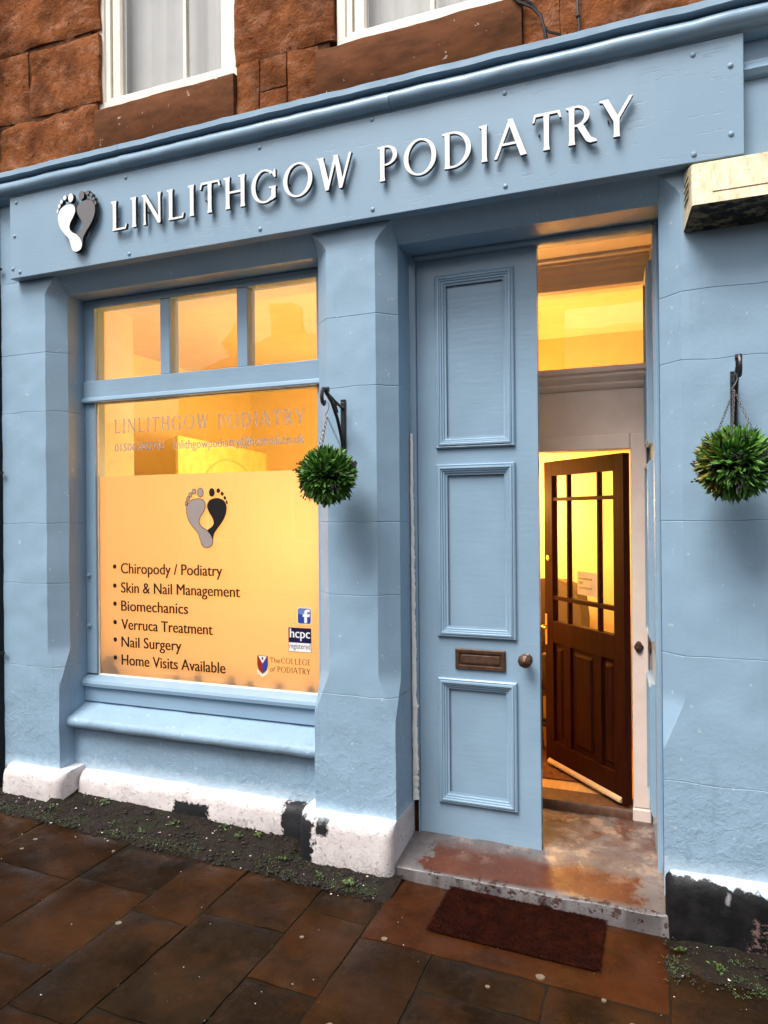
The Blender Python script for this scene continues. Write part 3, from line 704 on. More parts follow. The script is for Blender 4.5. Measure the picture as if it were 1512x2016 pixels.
def glyph(c):
    """list of polygons (each a list of loops), advance width"""
    w = SWD
    if c == 'L': return [stem(.08, w), [[(.2, 0), (.60, 0), (.645, .17), (.60, .17), (.565, .065), (.2, .06)]]], .68
    if c == 'I': return [stem(.08, w)], .34
    if c == 'N': return [stem(.08, .085), [[(.03, 1.0), (.17, 1.01), (.70, .13), (.72, -.02), (.63, -.01), (.09, .92)]], [[(.645, 0), (.73, 0), (.725, .85), (.755, 1.0), (.62, 1.0), (.65, .85)]]], .86
    if c == 'T': return [stem(.285, w, .95, 0), [[(.0, .78), (.05, .78), (.09, .925), (.64, .935), (.69, .80), (.735, .80), (.70, 1.0), (.05, 1.0)]]], .74
    if c == 'H': return [stem(.08, w), stem(.60, w, 1.0, .07), [[(.2, .47), (.62, .47), (.62, .54), (.2, .54)]]], .84
    if c == 'G': return [arc_band(.47, .49, .44, .52, .14, .055, 48, 330, 40), [[(.70, .02), (.84, .09), (.84, .40), (.87, .45), (.62, .45), (.62, .40), (.70, .38)]], [[(.76, .86), (.80, .97), (.84, .97), (.845, .72), (.80, .72), (.72, .85)]]], .96
    if c == 'C': return [arc_band(.47, .49, .44, .52, .14, .055, 48, 318, 40), [[(.76, .86), (.79, .97), (.83, .97), (.835, .74), (.79, .74), (.72, .85)]]], .86
    if c == 'O': return [ring_(.50, .49, .47, .525, .135, .055)], 1.03
    if c == 'W': return [[[(-.02, 1.0), (.20, 1.0), (.19, .95), (.36, .22), (.345, -.01), (.25, -.01), (.04, .93)]], [[(.27, -.01), (.345, -.01), (.60, .93), (.62, 1.0), (.53, 1.0)]], [[(.50, 1.0), (.64, 1.0), (.79, .24), (.765, -.01), (.68, -.01), (.55, .8)]], [[(.70, -.01), (.765, -.01), (1.06, 1.0), (.98, 1.0)]]], 1.10
    if c == 'P': return [stem(.08, w), arc_band(.26, .72, .34, .29, .13, .055, -98, 97, 24), [[(.2, .95), (.27, .955), (.27, 1.01), (.1, 1.005)]]], .66
    if c == 'D': return [stem(.08, w), arc_band(.28, .50, .53, .51, .14, .06, -92, 92, 30), [[(.15, .945), (.30, .95), (.30, 1.01), (.1, 1.005)]], [[(.15, -.01), (.30, -.01), (.30, .05), (.15, .055)]]], .92
    if c == 'A': return [[[(-.03, 0), (.05, 0), (.425, .93), (.40, 1.03), (.355, 1.0)]], [[(.34, 1.03), (.47, 1.03), (.83, .0), (.67, -.01), (.36, .92)]], [[(.16, .33), (.62, .33), (.60, .395), (.185, .395)]]], .88
    if c == 'R': return [stem(.08, w), arc_band(.26, .735, .33, .275, .13, .055, -98, 97, 24), [[(.2, .95), (.27, .955), (.27, 1.01), (.1, 1.005)]], [[(.28, .46), (.43, .50), (.62, .13), (.76, .04), (.76, -.01), (.60, -.02), (.50, .04)]]], .78
    if c == 'Y': return [[[(-.05, 1.0), (.16, 1.01), (.17, .95), (.40, .46), (.45, .50), (.36, .44), (.28, .44), (.04, .92), (-.05, .955)][:1] + [(.16, 1.01), (.42, .47), (.29, .40), (.03, .93), (-.05, .955)]], [[(.36, .44), (.43, .47), (.75, 1.0), (.66, 1.0), (.345, .49)]], [[(.275, 0), (.435, 0), (.425, .12), (.425, .47), (.285, .45), (.29, .12)]]], .76
    if c == 'E': return [stem(.08, w), [[(.2, 0), (.56, 0), (.60, .15), (.56, .15), (.53, .06), (.2, .06)]], [[(.2, .48), (.50, .48), (.50, .54), (.2, .54)]], [[(.1, 1.005), (.55, 1.005), (.56, .86), (.52, .86), (.49, .945), (.2, .945)]]], .66
    return [], .42
def letter_mesh(mb, c, ox, oz, sx, sz, y, depth, mi=0, ms=None, step=.0004):
    pl, adv = glyph(c)
    for k, loops in enumerate(pl):
        L2 = [[(ox + px * sx, oz + pz * sz) for px, pz in L] for L in loops]
        mb.poly(L2, y - step * k, depth, mi, ms)
    return adv
def word_layout(word, x0, x1, gap=.10):
    """pen positions with the word spread to x0..x1"""
    adv = [glyph(c)[1] for c in word]; tot = sum(adv) + gap * (len(word) - 1); s_ = (x1 - x0) / tot; out = []; x = x0
    for c, a in zip(word, adv): out.append((c, x, s_)); x += (a + gap) * s_
    return out
# foot emblem, traced in units of its own height
def emb(pts): return [((x - 747) * .281 / 270, (1015 - z) * .34 / 382) for x, z in pts]
def smooth_loop(pts, n=4):
    out = []; m = len(pts)
    for i_ in range(m):
        p0, p1, p2, p3 = [Vector(pts[(i_ + k) % m]) for k in (-1, 0, 1, 2)]
        for k in range(n):
            t = k / n
            q = .5 * ((2 * p1) + (-p0 + p2) * t + (2 * p0 - 5 * p1 + 4 * p2 - p3) * t * t + (-p0 + 3 * p1 - 3 * p2 + p3) * t ** 3); out.append((q.x, q.y))
    return out
SOLE_L = smooth_loop(emb([(690, 700), (640, 715), (615, 760), (625, 830), (660, 885), (690, 920), (705, 965), (718, 1002), (745, 1015), (775, 1003), (785, 970), (772, 935), (748, 905), (715, 885), (697, 855), (703, 820), (725, 785), (738, 750), (728, 713)]))
SOLE_R = smooth_loop(emb([(805, 697), (768, 710), (751, 745), (762, 785), (785, 825), (793, 855), (783, 878), (752, 906), (774, 933), (787, 968), (795, 930), (820, 890), (850, 850), (873, 800), (878, 750), (862, 715), (832, 699)]))
def toe(x, z, a, b, r=0): return emb(ell(x, z, a, b, n=18, rot=math.radians(r)))
TOES_L = [toe(707, 660, 18, 28), toe(665, 652, 12, 15), toe(641, 673, 10, 13, 10), toe(625, 698, 8.5, 13, 10), toe(613, 728, 6, 14, 12)]
TOES_R = [toe(783, 660, 19, 28), toe(825, 650, 12, 15), toe(850, 670, 10, 13, -10), toe(867, 697, 8.5, 12, -10), toe(879, 725, 6, 14, -12)]
def shifted(L, dx, dz, s_=1.0, grow=0.0):
    if grow:
        m = len(L); out = []
        ar = sum(L[i_][0] * L[(i_ + 1) % m][1] - L[(i_ + 1) % m][0] * L[i_][1] for i_ in range(m)); sg = 1 if ar > 0 else -1
        for i_ in range(m):
            t = Vector(L[(i_ + 1) % m]) - Vector(L[i_ - 1]); t = t.normalized() if t.length > 1e-9 else Vector((1, 0))
            out.append((L[i_][0] + sg * t.y * grow, L[i_][1] - sg * t.x * grow))
        L = out
    return [(dx + x * s_, dz + z * s_) for x, z in L]

# ------------------------------------------------------------------ fascia sign
SG = empty('shop_sign', (-1.6, -.06, 3.11)); tag(SG, 'long pale blue wooden shop sign with raised white letters LINLITHGOW PODIATRY', 'sign')
SG.location = (0, 0, 0)
bd = MB(); nx = 60; v = []
brd = bd.box(-3.552, .322, -.060, .004, 3.113, 3.590).build('board', MT['sign'], SG, bevel=.004)
for word, a, b in (('LINLITHGOW', -2.776, -1.335), ('PODIATRY', -1.212, -.085)):
    for c, x, s_ in word_layout(word, a, b):
        mb = MB(); letter_mesh(mb, c, x, 3.266 if a < -2 else 3.259, s_, .160, -.092, .018, 0, 1)
        mb.build('letter', [MT['letterw'], MT['letterk']], SG)
        sp = MB(); px = x + .15 * s_; sp.lathe([(.004, 0), (.004, .016)], (px, -.0745, 3.34), (0, 1, 0), 6); sp.build('standoff', MT['letterk'], SG)
for side, sole, toes, m_ in ((0, SOLE_L, TOES_L, 'letterw'), (1, SOLE_R, TOES_R, 'footgrey')):
    mb = MB(); mb.poly([shifted(sole, -3.010, 3.187, .97)], -.098 - side * .0012, .012, 0, 1); mb.poly([shifted(sole, -3.010, 3.187, .97, .004)], -.0875 - side * .0012, .010, 1, 1)
    mb.build('foot_sole', [MT[m_], MT['letterk']], SG)
    for t in toes:
        mb = MB(); mb.poly([shifted(t, -3.010, 3.187, .97)], -.098, .012, 0, 1); mb.poly([shifted(t, -3.010, 3.187, .97, .003)], -.0875, .010, 1, 1); mb.build('toe', [MT[m_], MT['letterk']], SG)
for (x, z) in ((-3.50, 3.555), (-3.515, 3.36), (-3.53, 3.17), (-3.475, 3.145), (-2.70, 3.56), (-2.68, 3.14), (-1.86, 3.56), (-1.86, 3.15), (-.62, 3.56), (-.62, 3.15), (.14, 3.545), (.275, 3.47), (.275, 3.20), (.14, 3.145), (-1.25, 3.575), (-1.25, 3.15)):
    MB().lathe([(.011, 0), (.0105, .003), (.007, .006), (.001, .0072)], (x, -.060, z), (0, -1, 0), 14).build('screw', MT['sign'], SG, smooth=True)

# ------------------------------------------------------------------ window lettering
def text_mesh(s_, x0, x1, z0, cap, y, name, mat, parent, shear=0.0, mb=None, offset=0.0, bold=0.0):
    cu = bpy.data.curves.new('t', 'FONT'); cu.body = s_; cu.size = 1.0; cu.shear = shear; cu.fill_mode = 'FRONT'; cu.offset = offset; cu.resolution_u = 4
    to = bpy.data.objects.new('t', cu); COL.objects.link(to); bpy.context.view_layer.update()
    me = bpy.data.meshes.new_from_object(to.evaluated_get(bpy.context.evaluated_depsgraph_get()))
    bpy.data.objects.remove(to); bpy.data.curves.remove(cu)
    xs = [q.co.x for q in me.vertices]; a, b = min(xs), max(xs); k = (x1 - x0) / (b - a)
    m2 = MB(); m2.add([(x0 + (q.co.x - a) * k, y, z0 + q.co.y * cap / CAPH) for q in me.vertices], [tuple(p.vertices) for p in me.polygons])
    if bold:
        m2.add([(x + bold, y + .0001, z) for x, y, z in m2.v], list(m2.f))
    bpy.data.meshes.remove(me)
    return m2.build(name, mat, parent)
CAPH = .729
YV = .2388
for word, a, b, z in (('LINLITHGOW', -3.061, -2.385, 2.212), ('PODIATRY', -2.325, -1.772, 2.203)):
    mb = MB()
    for c, x, s_ in word_layout(word, a, b, .16): letter_mesh(mb, c, x, z, s_, .082, YV, 0, step=.00003)
    mb.build('etched_lettering', MT['etched'], SW)
text_mesh('01506 842781', -3.059, -2.70, 2.103, .046, YV, 'etched_lettering', MT['etched'], SW, bold=.0018)
text_mesh('linlithgowpodiatry@hotmail.co.uk', -2.632, -1.778, 2.100, .052, YV, 'etched_lettering', MT['etched'], SW, bold=.0018)
rows = [('Chiropody / Podiatry', -2.306, 1.370), ('Skin & Nail Management', -2.19, 1.255), ('Biomechanics', -2.54, 1.146), ('Verruca Treatment', -2.373, 1.035), ('Nail Surgery', -2.588, .930), ('Home Visits Available', -2.290, .822)]
for s_, x1, z in rows:
    text_mesh(s_, -3.020, x1, z, .066, YV, 'lettering', MT['vinylk'], SW, bold=.0032)
    MB().poly([ell(-3.066, z + .040, .0135, .0135, n=16)], YV, 0).build('bullet', MT['vinylk'], SW)
for side, sole, toes, m_ in ((0, SOLE_L, TOES_L, 'vinylg'), (1, SOLE_R, TOES_R, 'vinylk')):
    mb = MB()
    for L in [sole] + toes: mb.poly([shifted(L, -2.405, 1.531, .99)], YV - .0006 - side * .0002, 0, 0)
    if side == 0:
        for L in [sole] + toes: mb.poly([shifted(L, -2.405, 1.531, .99, .0035)], YV - .0001, 0, 1)
    mb.build('foot_emblem', [MT[m_], MT['vinylk']], SW)
def rrect(x0, x1, z0, z1, r):
    o = []
    for cx, cz, a in ((x1 - r, z1 - r, 0), (x0 + r, z1 - r, 90), (x0 + r, z0 + r, 180), (x1 - r, z0 + r, 270)): o += ell(cx, cz, r, r, a, a + 90, 6)
    return o
mb = MB(); mb.poly([rrect(-1.829, -1.745, 1.124, 1.212, .012)], YV, 0, 1); mb.poly([rrect(-1.826, -1.748, 1.127, 1.209, .011)], YV - .0002, 0, 0)
mb.poly([[(-1.823, 1.178), (-1.751, 1.172), (-1.751, 1.205), (-1.823, 1.205)]], YV - .0003, 0, 2)
mb.poly([[(-1.787, 1.131), (-1.770, 1.131), (-1.770, 1.164), (-1.755, 1.164), (-1.753, 1.178), (-1.770, 1.178), (-1.770, 1.186), (-1.766, 1.191), (-1.754, 1.191), (-1.754, 1.204), (-1.772, 1.204), (-1.783, 1.198), (-1.787, 1.188), (-1.787, 1.178), (-1.796, 1.178), (-1.796, 1.164), (-1.787, 1.164)]], YV - .0004, 0, 1)
mb.build('social_badge', [MT['vblue'], MT['vwhite'], MT['vblue2']], SW)
mb = MB(); mb.poly([[(-1.884, .972), (-1.746, .972), (-1.746, 1.103), (-1.884, 1.103)]], YV, 0, 0); mb.poly([[(-1.882, .974), (-1.748, .974), (-1.748, 1.022), (-1.882, 1.022)]], YV - .0002, 0, 1)
mb.build('register_badge', [MT['vnavy'], MT['vwhite']], SW)
text_mesh('hcpc', -1.876, -1.755, 1.049, .052, YV - .0004, 'badge_lettering', MT['vwhite'], SW, bold=.0025)
text_mesh('registered', -1.878, -1.752, .990, .031, YV - .0004, 'badge_lettering', MT['vinylk'], SW)
mb = MB(); sh = [(-2.078, .936), (-2.016, .936), (-2.016, .885), (-2.024, .862), (-2.047, .842), (-2.070, .862), (-2.078, .885)]
mb.poly([[(-2.047 + (x + 2.047) * 1.08, .89 + (z - .89) * 1.05) for x, z in sh]], YV, 0, 0); mb.poly([sh], YV - .0002, 0, 1)
mb.poly([[(-2.016, .925), (-2.016, .885), (-2.024, .862), (-2.047, .842), (-2.047, .892)]], YV - .0003, 0, 2)
mb.poly([[(-2.074, .936), (-2.020, .936), (-2.047, .896)]], YV - .0004, 0, 3); mb.poly([ell(-2.047, .923, .006, .009, n=10)], YV - .0005, 0, 1)
mb.poly([[(-2.082, .862), (-2.076, .862), (-2.068, .846), (-2.047, .835), (-2.026, .846), (-2.018, .862), (-2.012, .862), (-2.016, .842), (-2.047, .822), (-2.078, .842)]], YV - .0006, 0, 3)
mb.build('college_crest', [MT['vinylk'], MT['vred'], MT['vblue'], MT['vwhite']], SW)
text_mesh('The', -2.000, -1.938, .904, .030, YV, 'crest_lettering', MT['vinylk'], SW)
mb = MB()
for c, x, s_ in word_layout('COLLEGE', -1.932, -1.750, .05): letter_mesh(mb, c, x, .904, s_, .031, YV, 0, step=.00003)
for c, x, s_ in word_layout('PODIATRY', -1.955, -1.752, .05): letter_mesh(mb, c, x, .855, s_, .031, YV, 0, step=.00003)
mb.build('crest_lettering', MT['vinylk'], SW)
text_mesh('of', -2.000, -1.966, .855, .030, YV, 'crest_lettering', MT['vinylk'], SW, shear=.3)

# ------------------------------------------------------------------ doorway
BOL = [(0, 0), (0, .014), (.006, .019), (.012, .017), (.015, .024), (.022, .026), (.026, .020), (.032, .019), (.035, .012), (.042, .012), (.046, .005), (.055, .003), (.055, 0)]
def leaf(parent_name, w, z0, z1, panels, letter, knob, name='door_leaf'):
    """local: x 0..w from hinge, front face at y=0 (towards -y), z in world"""
    d = empty(name, (0, 0, 0), 0, B)
    sl = MB(); xs = [0, .10, w - .115, w]
    edges = [z0] + [q for p in panels for q in p] + [z1]
    sl.box(0, .105, 0, .045, z0, z1); sl.box(w - .115, w, 0, .045, z0, z1)
    for k in range(0, len(edges), 2): sl.box(.1052, w - .1152, .0002, .0448, edges[k], edges[k + 1])
    for a, b in panels: sl.box(.1054, w - .1154, .012, .034, a - .001, b + .001)
    sl.build('door_body', wd, d)
    for a, b in panels: MB().frame(.100, w - .110, a - .006, b + .006, BOL, 0).build('panel_moulding', wd, d, smooth=True, angle=25)
    return d
PAN = [(.268, .884), (1.102, 1.954), (2.046, 2.904)]
DL = leaf('left', .607, .076, 2.995, PAN, True, True)
DL.location = (-1.149, .280, 0)
lb = MB(); lb.frame(.190, .442, .938, 1.040, [(0, 0), (0, .008), (.004, .012), (.018, .012), (.022, .006), (.026, .006), (.026, 0)], -.001); lb.box(.214, .418, -.005, .001, .960, 1.018)
lbo = lb.build('letter_box', MT['bronze'], DL)
MB().prism_x([(-.005, .966), (-.010, .966), (-.012, .975), (-.009, 1.008), (-.005, 1.012)], .220, .412).build('flap', MT['bronze'], lbo)
def knob(parent, x, z, ax=(0, -1, 0), y=-.001):
    k = MB(); k.lathe([(.028, 0), (.028, .004), (.022, .008), (.011, .012), (.010, .034), (.018, .040), (.031, .050), (.034, .060), (.030, .069), (.019, .077), (.006, .084), (.001, .085)], (x, y, z), ax, 9)
    return k.build('knob', MT['bronze'], parent)
knob(DL, .545, 1.008)
DR = leaf('right', .545, .085, 2.995, PAN, False, True)      # hinged on the right jamb, folded back into the vestibule
for ch in DR.children:                                        # mirror so that the hinge is at local 0 and the leaf runs to -x
    pass
DR.location = (-.022, .345, 0); DR.rotation_euler = (0, 0, math.radians(93.4)); DR.scale = (1, -1, 1)
knob(DR, .44, 1.005)
DF = empty('door_frame', (0, 0, 0), 0, B)
def jb(name, prof, z0, z1, mat=wd): return MB().prism_z(prof, z0, z1).build(name, mat, DF, bevel=.003)
jb('jamb', [(-1.19, .25), (-1.176, .248), (-1.162, .256), (-1.151, .262), (-1.151, .34), (-1.19, .34)], .275, 3.02)
jb('jamb', [(-1.1538, .258), (-1.151, .262), (-1.151, .34), (-1.1538, .34)], .075, .275)
jb('jamb', [(.004, .25), (-.010, .248), (-.022, .262), (-.022, .34), (.004, .34)], .085, 3.02)
MB().prism_x([(.34, 2.997), (.262, 2.997), (.25, 3.004), (.25, 3.018), (.34, 3.018)], -1.15, -.023).build('head', wd, DF, bevel=.003)
# perished sealant and rot beside the left jamb
rv = random.Random(5); v = []; n = 180
for k in range(n + 1):
    z = .268 + (2.12 - .268) * k / n; tz = k / n
    wdt = (.004 + .016 * (1 - tz) ** 1.3) * (1 + .5 * noise.noise(Vector((z * 17, 2, 0)))); c = -1.181 + .013 + .003 * noise.noise(Vector((z * 9, 0, 4)))
    v += [(c - .011, .2465, z), (c - .004 + .003 * noise.noise(Vector((z * 40, 1, 1))), .226, z), (c + wdt * (1 + .6 * noise.noise(Vector((z * 60, 5, 2)))), .2445, z)]
MB().add(v, [q for k in range(n) for q in ((3 * k, 3 * k + 1, 3 * k + 4, 3 * k + 3), (3 * k + 1, 3 * k + 2, 3 * k + 5, 3 * k + 4))]).build('sealant', MT['seal'], DF, smooth=True, angle=180)
MB().box(-1.1795, -1.1542, .272, .33, .07, .275).build('rotten_wood', MT['rot'], DF)
ch = MB(); v = []
for k in range(13):
    z = .10 + .165 * k / 12; v += [(-1.1535 - .003 * abs(noise.noise(Vector((z * 60, 0, 0)))), .256, z), (-1.158 - .008 * abs(noise.noise(Vector((z * 45, 3, 0)))), .262, z)]
ch.add(v, [(2 * k, 2 * k + 1, 2 * k + 3, 2 * k + 2) for k in range(12)]); ch.build('splinter', MT['rot'], DF)
# vestibule
VB = empty('vestibule', (0, 0, 0), 0, B)
MB().box(-1.25, -1.20, .33, .80, .0, 3.2).build('side_wall', MT['pink'], VB); MB().box(.012, .06, .33, .80, .0, 3.2).build('side_wall', MT['pink'], VB)
MB().box(-1.2, .012, .34, .80, 3.055, 3.10).build('ceiling', MT['pink'], VB)
cp = [(.80, 2.905), (.775, 2.915), (.772, 2.94), (.752, 2.955), (.745, 2.985), (.715, 3.0), (.708, 3.02), (.69, 3.024), (.688, 3.035), (.66, 3.04), (.655, 3.054), (.80, 3.054)]
rough_profile('cornice', cp, -1.2, .012, VB, MT['pink'], .0015, 9, .05, 2)
sp = [(.34, 3.054), (.80, 3.054), (.80, 2.95), (.34, 2.95)]
sc_ = MB().prism_x([(.005, 2.93), (-.018, 2.945), (-.025, 2.98), (-.05, 3.01), (-.055, 3.04), (.005, 3.053)], 0, .31).build('side_cornice', MT['pink'], VB)
sc_.rotation_euler = (0, 0, math.radians(90)); sc_.location = (.006, .345, 0)
IF = empty('inner_door_frame', (0, 0, 0), 0, B)
pk = MT['pink']
MB().box(-.142, -.060, .772, .90, .165, 2.125).build('architrave', pk, IF, bevel=.006)
MB().box(-.146, -.052, .764, .90, .09, .163).build('plinth_block', pk, IF, bevel=.01)
MB().box(-.059, .011, .80, .90, .09, 2.40).build('side_panel', pk, IF)
MB().box(-1.2, -.1425, .772, .90, 2.045, 2.125).build('architrave', pk, IF, bevel=.006)
MB().box(-1.2, -.055, .790, .90, 2.127, 2.365).build('over_panel', pk, IF)
rough_profile('transom_rail', [(.90, 2.366), (.785, 2.366), (.772, 2.375), (.765, 2.392), (.772, 2.402), (.745, 2.425), (.742, 2.432), (.75, 2.445), (.735, 2.455), (.735, 2.482), (.90, 2.488)], -1.2, -.055, IF, pk, .002, 12, .03, 3)
MB().box(-1.2, -.055, .82, .824, 2.488, 2.912).build('transom_pane', MT['glass'], IF)
MB().box(-1.2, -.055, .80, .90, 2.912, 3.05).build('head', pk, IF); MB().box(-.055, .011, .80, .90, 2.401, 3.05).build('side_panel', pk, IF)
MB().box(-1.2, -.80, .80, .90, .09, 2.044).build('side_panel', pk, IF)
MB().prism_x([(.765, .09), (.765, .135), (.775, .150), (.92, .156), (.92, .09)], -1.2, -.147).build('threshold', MT['sillw'], IF, bevel=.004)
# the open inner door: local x runs from the hinge to the free edge
ID = empty('inner_door', (-.147, .80, 0), math.atan2(.549, -.497), B)
W_ = .735; T0, T1 = -.004, .040      # local -y/+y: after the turn, +y of the leaf faces the street
idm = MT['idoor']
def ib(name, a, b, z0, z1, t0=.0, t1=.042, mat=idm, par=ID, bev=.003): return MB().box(a, b, t0, t1, z0, z1).build(name, mat, par, bevel=bev)
ib('stile', 0, .085, .165, 2.025); ib('stile', .650, W_, .165, 2.025)
ib('top_rail', .0852, .6498, 1.936, 2.025); ib('lock_rail', .0852, .6498, .917, 1.052); ib('bottom_rail', .0852, .6498, .165, .318)
for a, b in ((1.782, 1.804), (1.180, 1.206)): ib('glazing_bar', .0852, .6498, a, b, .004, .038)
for a, b in ((.213, .231), (.495, .513)): ib('glazing_bar', a, b, 1.0525, 1.9355, .006, .036); ib('muntin', a + .01 - .025, b + .03, .3185, .9165, .002, .040)
for a, b in ((.085, .213), (.231, .495), (.513, .65)):
    for c, d in ((1.052, 1.180), (1.206, 1.782), (1.804, 1.936)): ib('pane', a, b, c, d, .019, .023, MT['glass'], bev=0)
for a, b in ((.0855, .197), (.262, .479), (.545, .6495)):
    q = MB(); q.box(a, b, .016, .026, .3185, .9165)
    q.frame(a + .02, b - .02, .345, .89, [(0, 0), (.016, -.010), (.03, -.010), (.03, 0)], .026); q.box(a + .048, b - .048, .024, .0355, .373, .862); q.build('panel', idm, ID)
MB().prism_x([(.0425, .172), (.060, .176), (.058, .186), (.046, .198), (.0425, .20)], .03, .70).build('weather_bar', plain('bright_weather_bar', (.60, .42, .24), .4), ID)
hp = MB(); hp.box(.705, .727, .0422, .047, .895, 1.085); h = hp.build('handle', MT['brass'], ID, bevel=.002)
hh = MB(); hh.tube([(.716, .047, 1.012), (.716, .075, 1.012), (.722, .085, 1.012), (.690, .088, 1.010), (.66, .086, 1.008)], .007, 8); hh.build('lever', MT['brass'], h)
MB().lathe([(.017, 0), (.017, .004), (.012, .007), (.001, .008)], (.695, .0422, 1.432), (0, 1, 0), 14).build('lock_cylinder', MT['brass'], ID)
NT = empty('paper_notice', (-.147, .80, 0), ID.rotation_euler[2])
tag(NT, 'small paper notice with printed lines stuck on the glass of the open brown inner door', 'notice')
MB().box(.248, .425, .0235, .0242, 1.236, 1.370).build('sheet', MT['paper'], NT)
ln = MB(); q = random.Random(2)
for k, z in enumerate((1.350, 1.332, 1.327, 1.311, 1.305, 1.299, 1.280, 1.274, 1.262)):
    x1 = .41; x0_ = {0: .39, 3: .37, 4: .375, 5: .37, 8: .395}.get(k, .29); ln.box(x0_, x1, .0244, .0246, z - .0012, z + .0012)
ln.build('printed_lines', MT['vinylk'], NT)

# ------------------------------------------------------------------ rooms behind
RM = empty('interior', (0, 0, 0), 0, B)
yw, ce = MT['ywall'], MT['ceil']
rw = plain('pale_room_paint', (.88, .78, .50), .8, .2, var=.03)
def wb(name, a, b, c, d, e, f_, m_): return MB().box(a, b, c, d, e, f_).build(name, m_, RM)
wb('hall_floor', -1.38, 1.5, .90, 3.4, .08, .15, MT['floor']); wb('hall_ceiling', -1.38, 1.5, .90, 3.4, 3.0, 3.1, ce)
wb('hall_back_wall', -1.38, 1.5, 2.2, 2.35, .15, 3.0, yw); wb('hall_side_wall', 1.4, 1.5, .9, 2.2, .15, 3.0, yw); wb('hall_front_wall', .011, 1.4, .84, .90, .15, 3.0, yw)
MB().prism_x([(2.2, .15), (2.18, .15), (2.18, .27), (2.19, .285), (2.192, .30), (2.2, .31)], -1.38, 1.4).build('skirting', plain('skirting_paint', (.7, .62, .5), .5), RM)
wb('party_wall', -1.56, -1.38, .34, 4.2, 0, 3.3, rw); wb('room_side_wall', -4.6, -4.5, .6, 4.2, 0, 3.3, rw); wb('room_back_wall', -4.6, -1.56, 4.1, 4.2, 0, 3.3, rw)
wb('room_floor', -4.6, -1.56, .30, 4.2, .0, .12, MT['floor']); wb('room_ceiling', -4.5, -1.56, .30, 4.1, 3.2, 3.3, ce)
wb('front_reveal', -4.6, -3.24, .31, .62, .12, 3.2, ce); wb('front_reveal', -1.6, -1.561, .31, .62, .12, 3.2, ce); wb('window_head', -3.24, -1.6, .31, .62, 3.03, 3.2, ce); wb('window_board', -3.24, -1.6, .301, .66, .62, .745, ce)
PN = empty('wall_panel', (-3.585, 1.5, 0), math.atan2(1.81, -.265)); tag(PN, 'pale yellow upright panel with an arched line, seen through the clear glass above the frosted film', 'panel')
MB().box(0, 1.83, -.025, .0, .12, 2.35).build('board', plain('yellow_panel_paint', (.82, .72, .34), .6), PN, bevel=.003)
ar = MB(); cx = .95
ar.tube([(cx + .78 * math.cos(t), -.027, 1.52 + .70 * math.sin(t)) for t in [math.radians(a) for a in range(0, 181, 6)]], .012, 6); ar.build('arch', MT['ywall'], PN)
def lamp(x, y, z, power, r, label, drop=.12, sz=.22):
    L = empty('ceiling_lamp', (x, y, z)); tag(L, label, 'lamp')
    MB().lathe([(.05, 0), (.05, .02), (.012, .025), (.012, drop)], (0, 0, 0), (0, 0, -1), 12).build('rose', MT['ceil'], L)
    MB().lathe([(.02, 0), (sz * .7, .02), (sz, .06), (sz * .9, .11), (.02, .15)], (0, 0, -drop), (0, 0, -1), 20).build('diffuser', MT['lampglow'], L, smooth=True)
    d = bpy.data.lights.new('lamp_light', 'POINT'); d.energy = power; d.color = WARM; d.shadow_soft_size = r
    o = bpy.data.objects.new('lamp_light', d); COL.objects.link(o); o.parent = L; o.location = (0, 0, -drop - .30)
lamp(-2.2, 2.0, 3.2, 53, .15, 'round ceiling lamp lighting the room behind the shop window', .80)
lamp(-1.0, 1.70, 3.0, 54, .12, 'pendant lamp lighting the hall behind the inner door', .9, .13)
LT = empty('floor_lamp', (-1.72, .86, .12)); tag(LT, 'warm floor lamp glowing behind the right edge of the frosted film', 'lamp')
MB().lathe([(.13, 0), (.13, .015), (.012, .03), (.012, 1.35)], (0, 0, 0), (0, 0, 1), 16).build('stand', MT['iron'], LT)
MB().lathe([(.15, 0), (.10, .22)], (0, 0, 1.32), (0, 0, 1), 20).build('lamp_shade', MT['lampglow'], LT, smooth=True)
d = bpy.data.lights.new('lamp_light', 'POINT'); d.energy = 1.3; d.color = WARM; d.shadow_soft_size = .12
o = bpy.data.objects.new('lamp_light', d); COL.objects.link(o); o.parent = LT; o.location = (0, -.2, 1.45)
# dim shapes standing on the window board, seen only as blurs through the film
for k, (x, hgt, r, lab) in enumerate(((-3.08, .14, .055, 'widest dark blur behind the film under the bottom left of the list'), (-2.62, .055, .026, 'first small dark blur along the bottom of the film from the left'),
        (-2.47, .07, .03, 'second small dark blur along the bottom of the film from the left'), (-2.25, .075, .03, 'third small dark blur along the bottom of the film, middle'),
        (-2.13, .06, .026, 'dark blur on the window board left of the crest'), (-1.95, .06, .024, 'dark blur on the window board under the crest lettering'), (-1.76, .06, .024, 'last small dark blur at the bottom right of the film'))):
    r *= 1.35; hgt *= 1.3; o = empty('ornament', (x, .262 + r, .745)); tag(o, lab, 'ornament', 'dark ornaments behind the frosted film')
    MB().lathe([(r * .8, 0), (r, hgt * .3), (r * .5, hgt * .7), (r * .62, hgt * .85), (.004, hgt)], (0, 0, 0), (0, 0, 1), 14).build('body', MT['clay'], o, smooth=True)
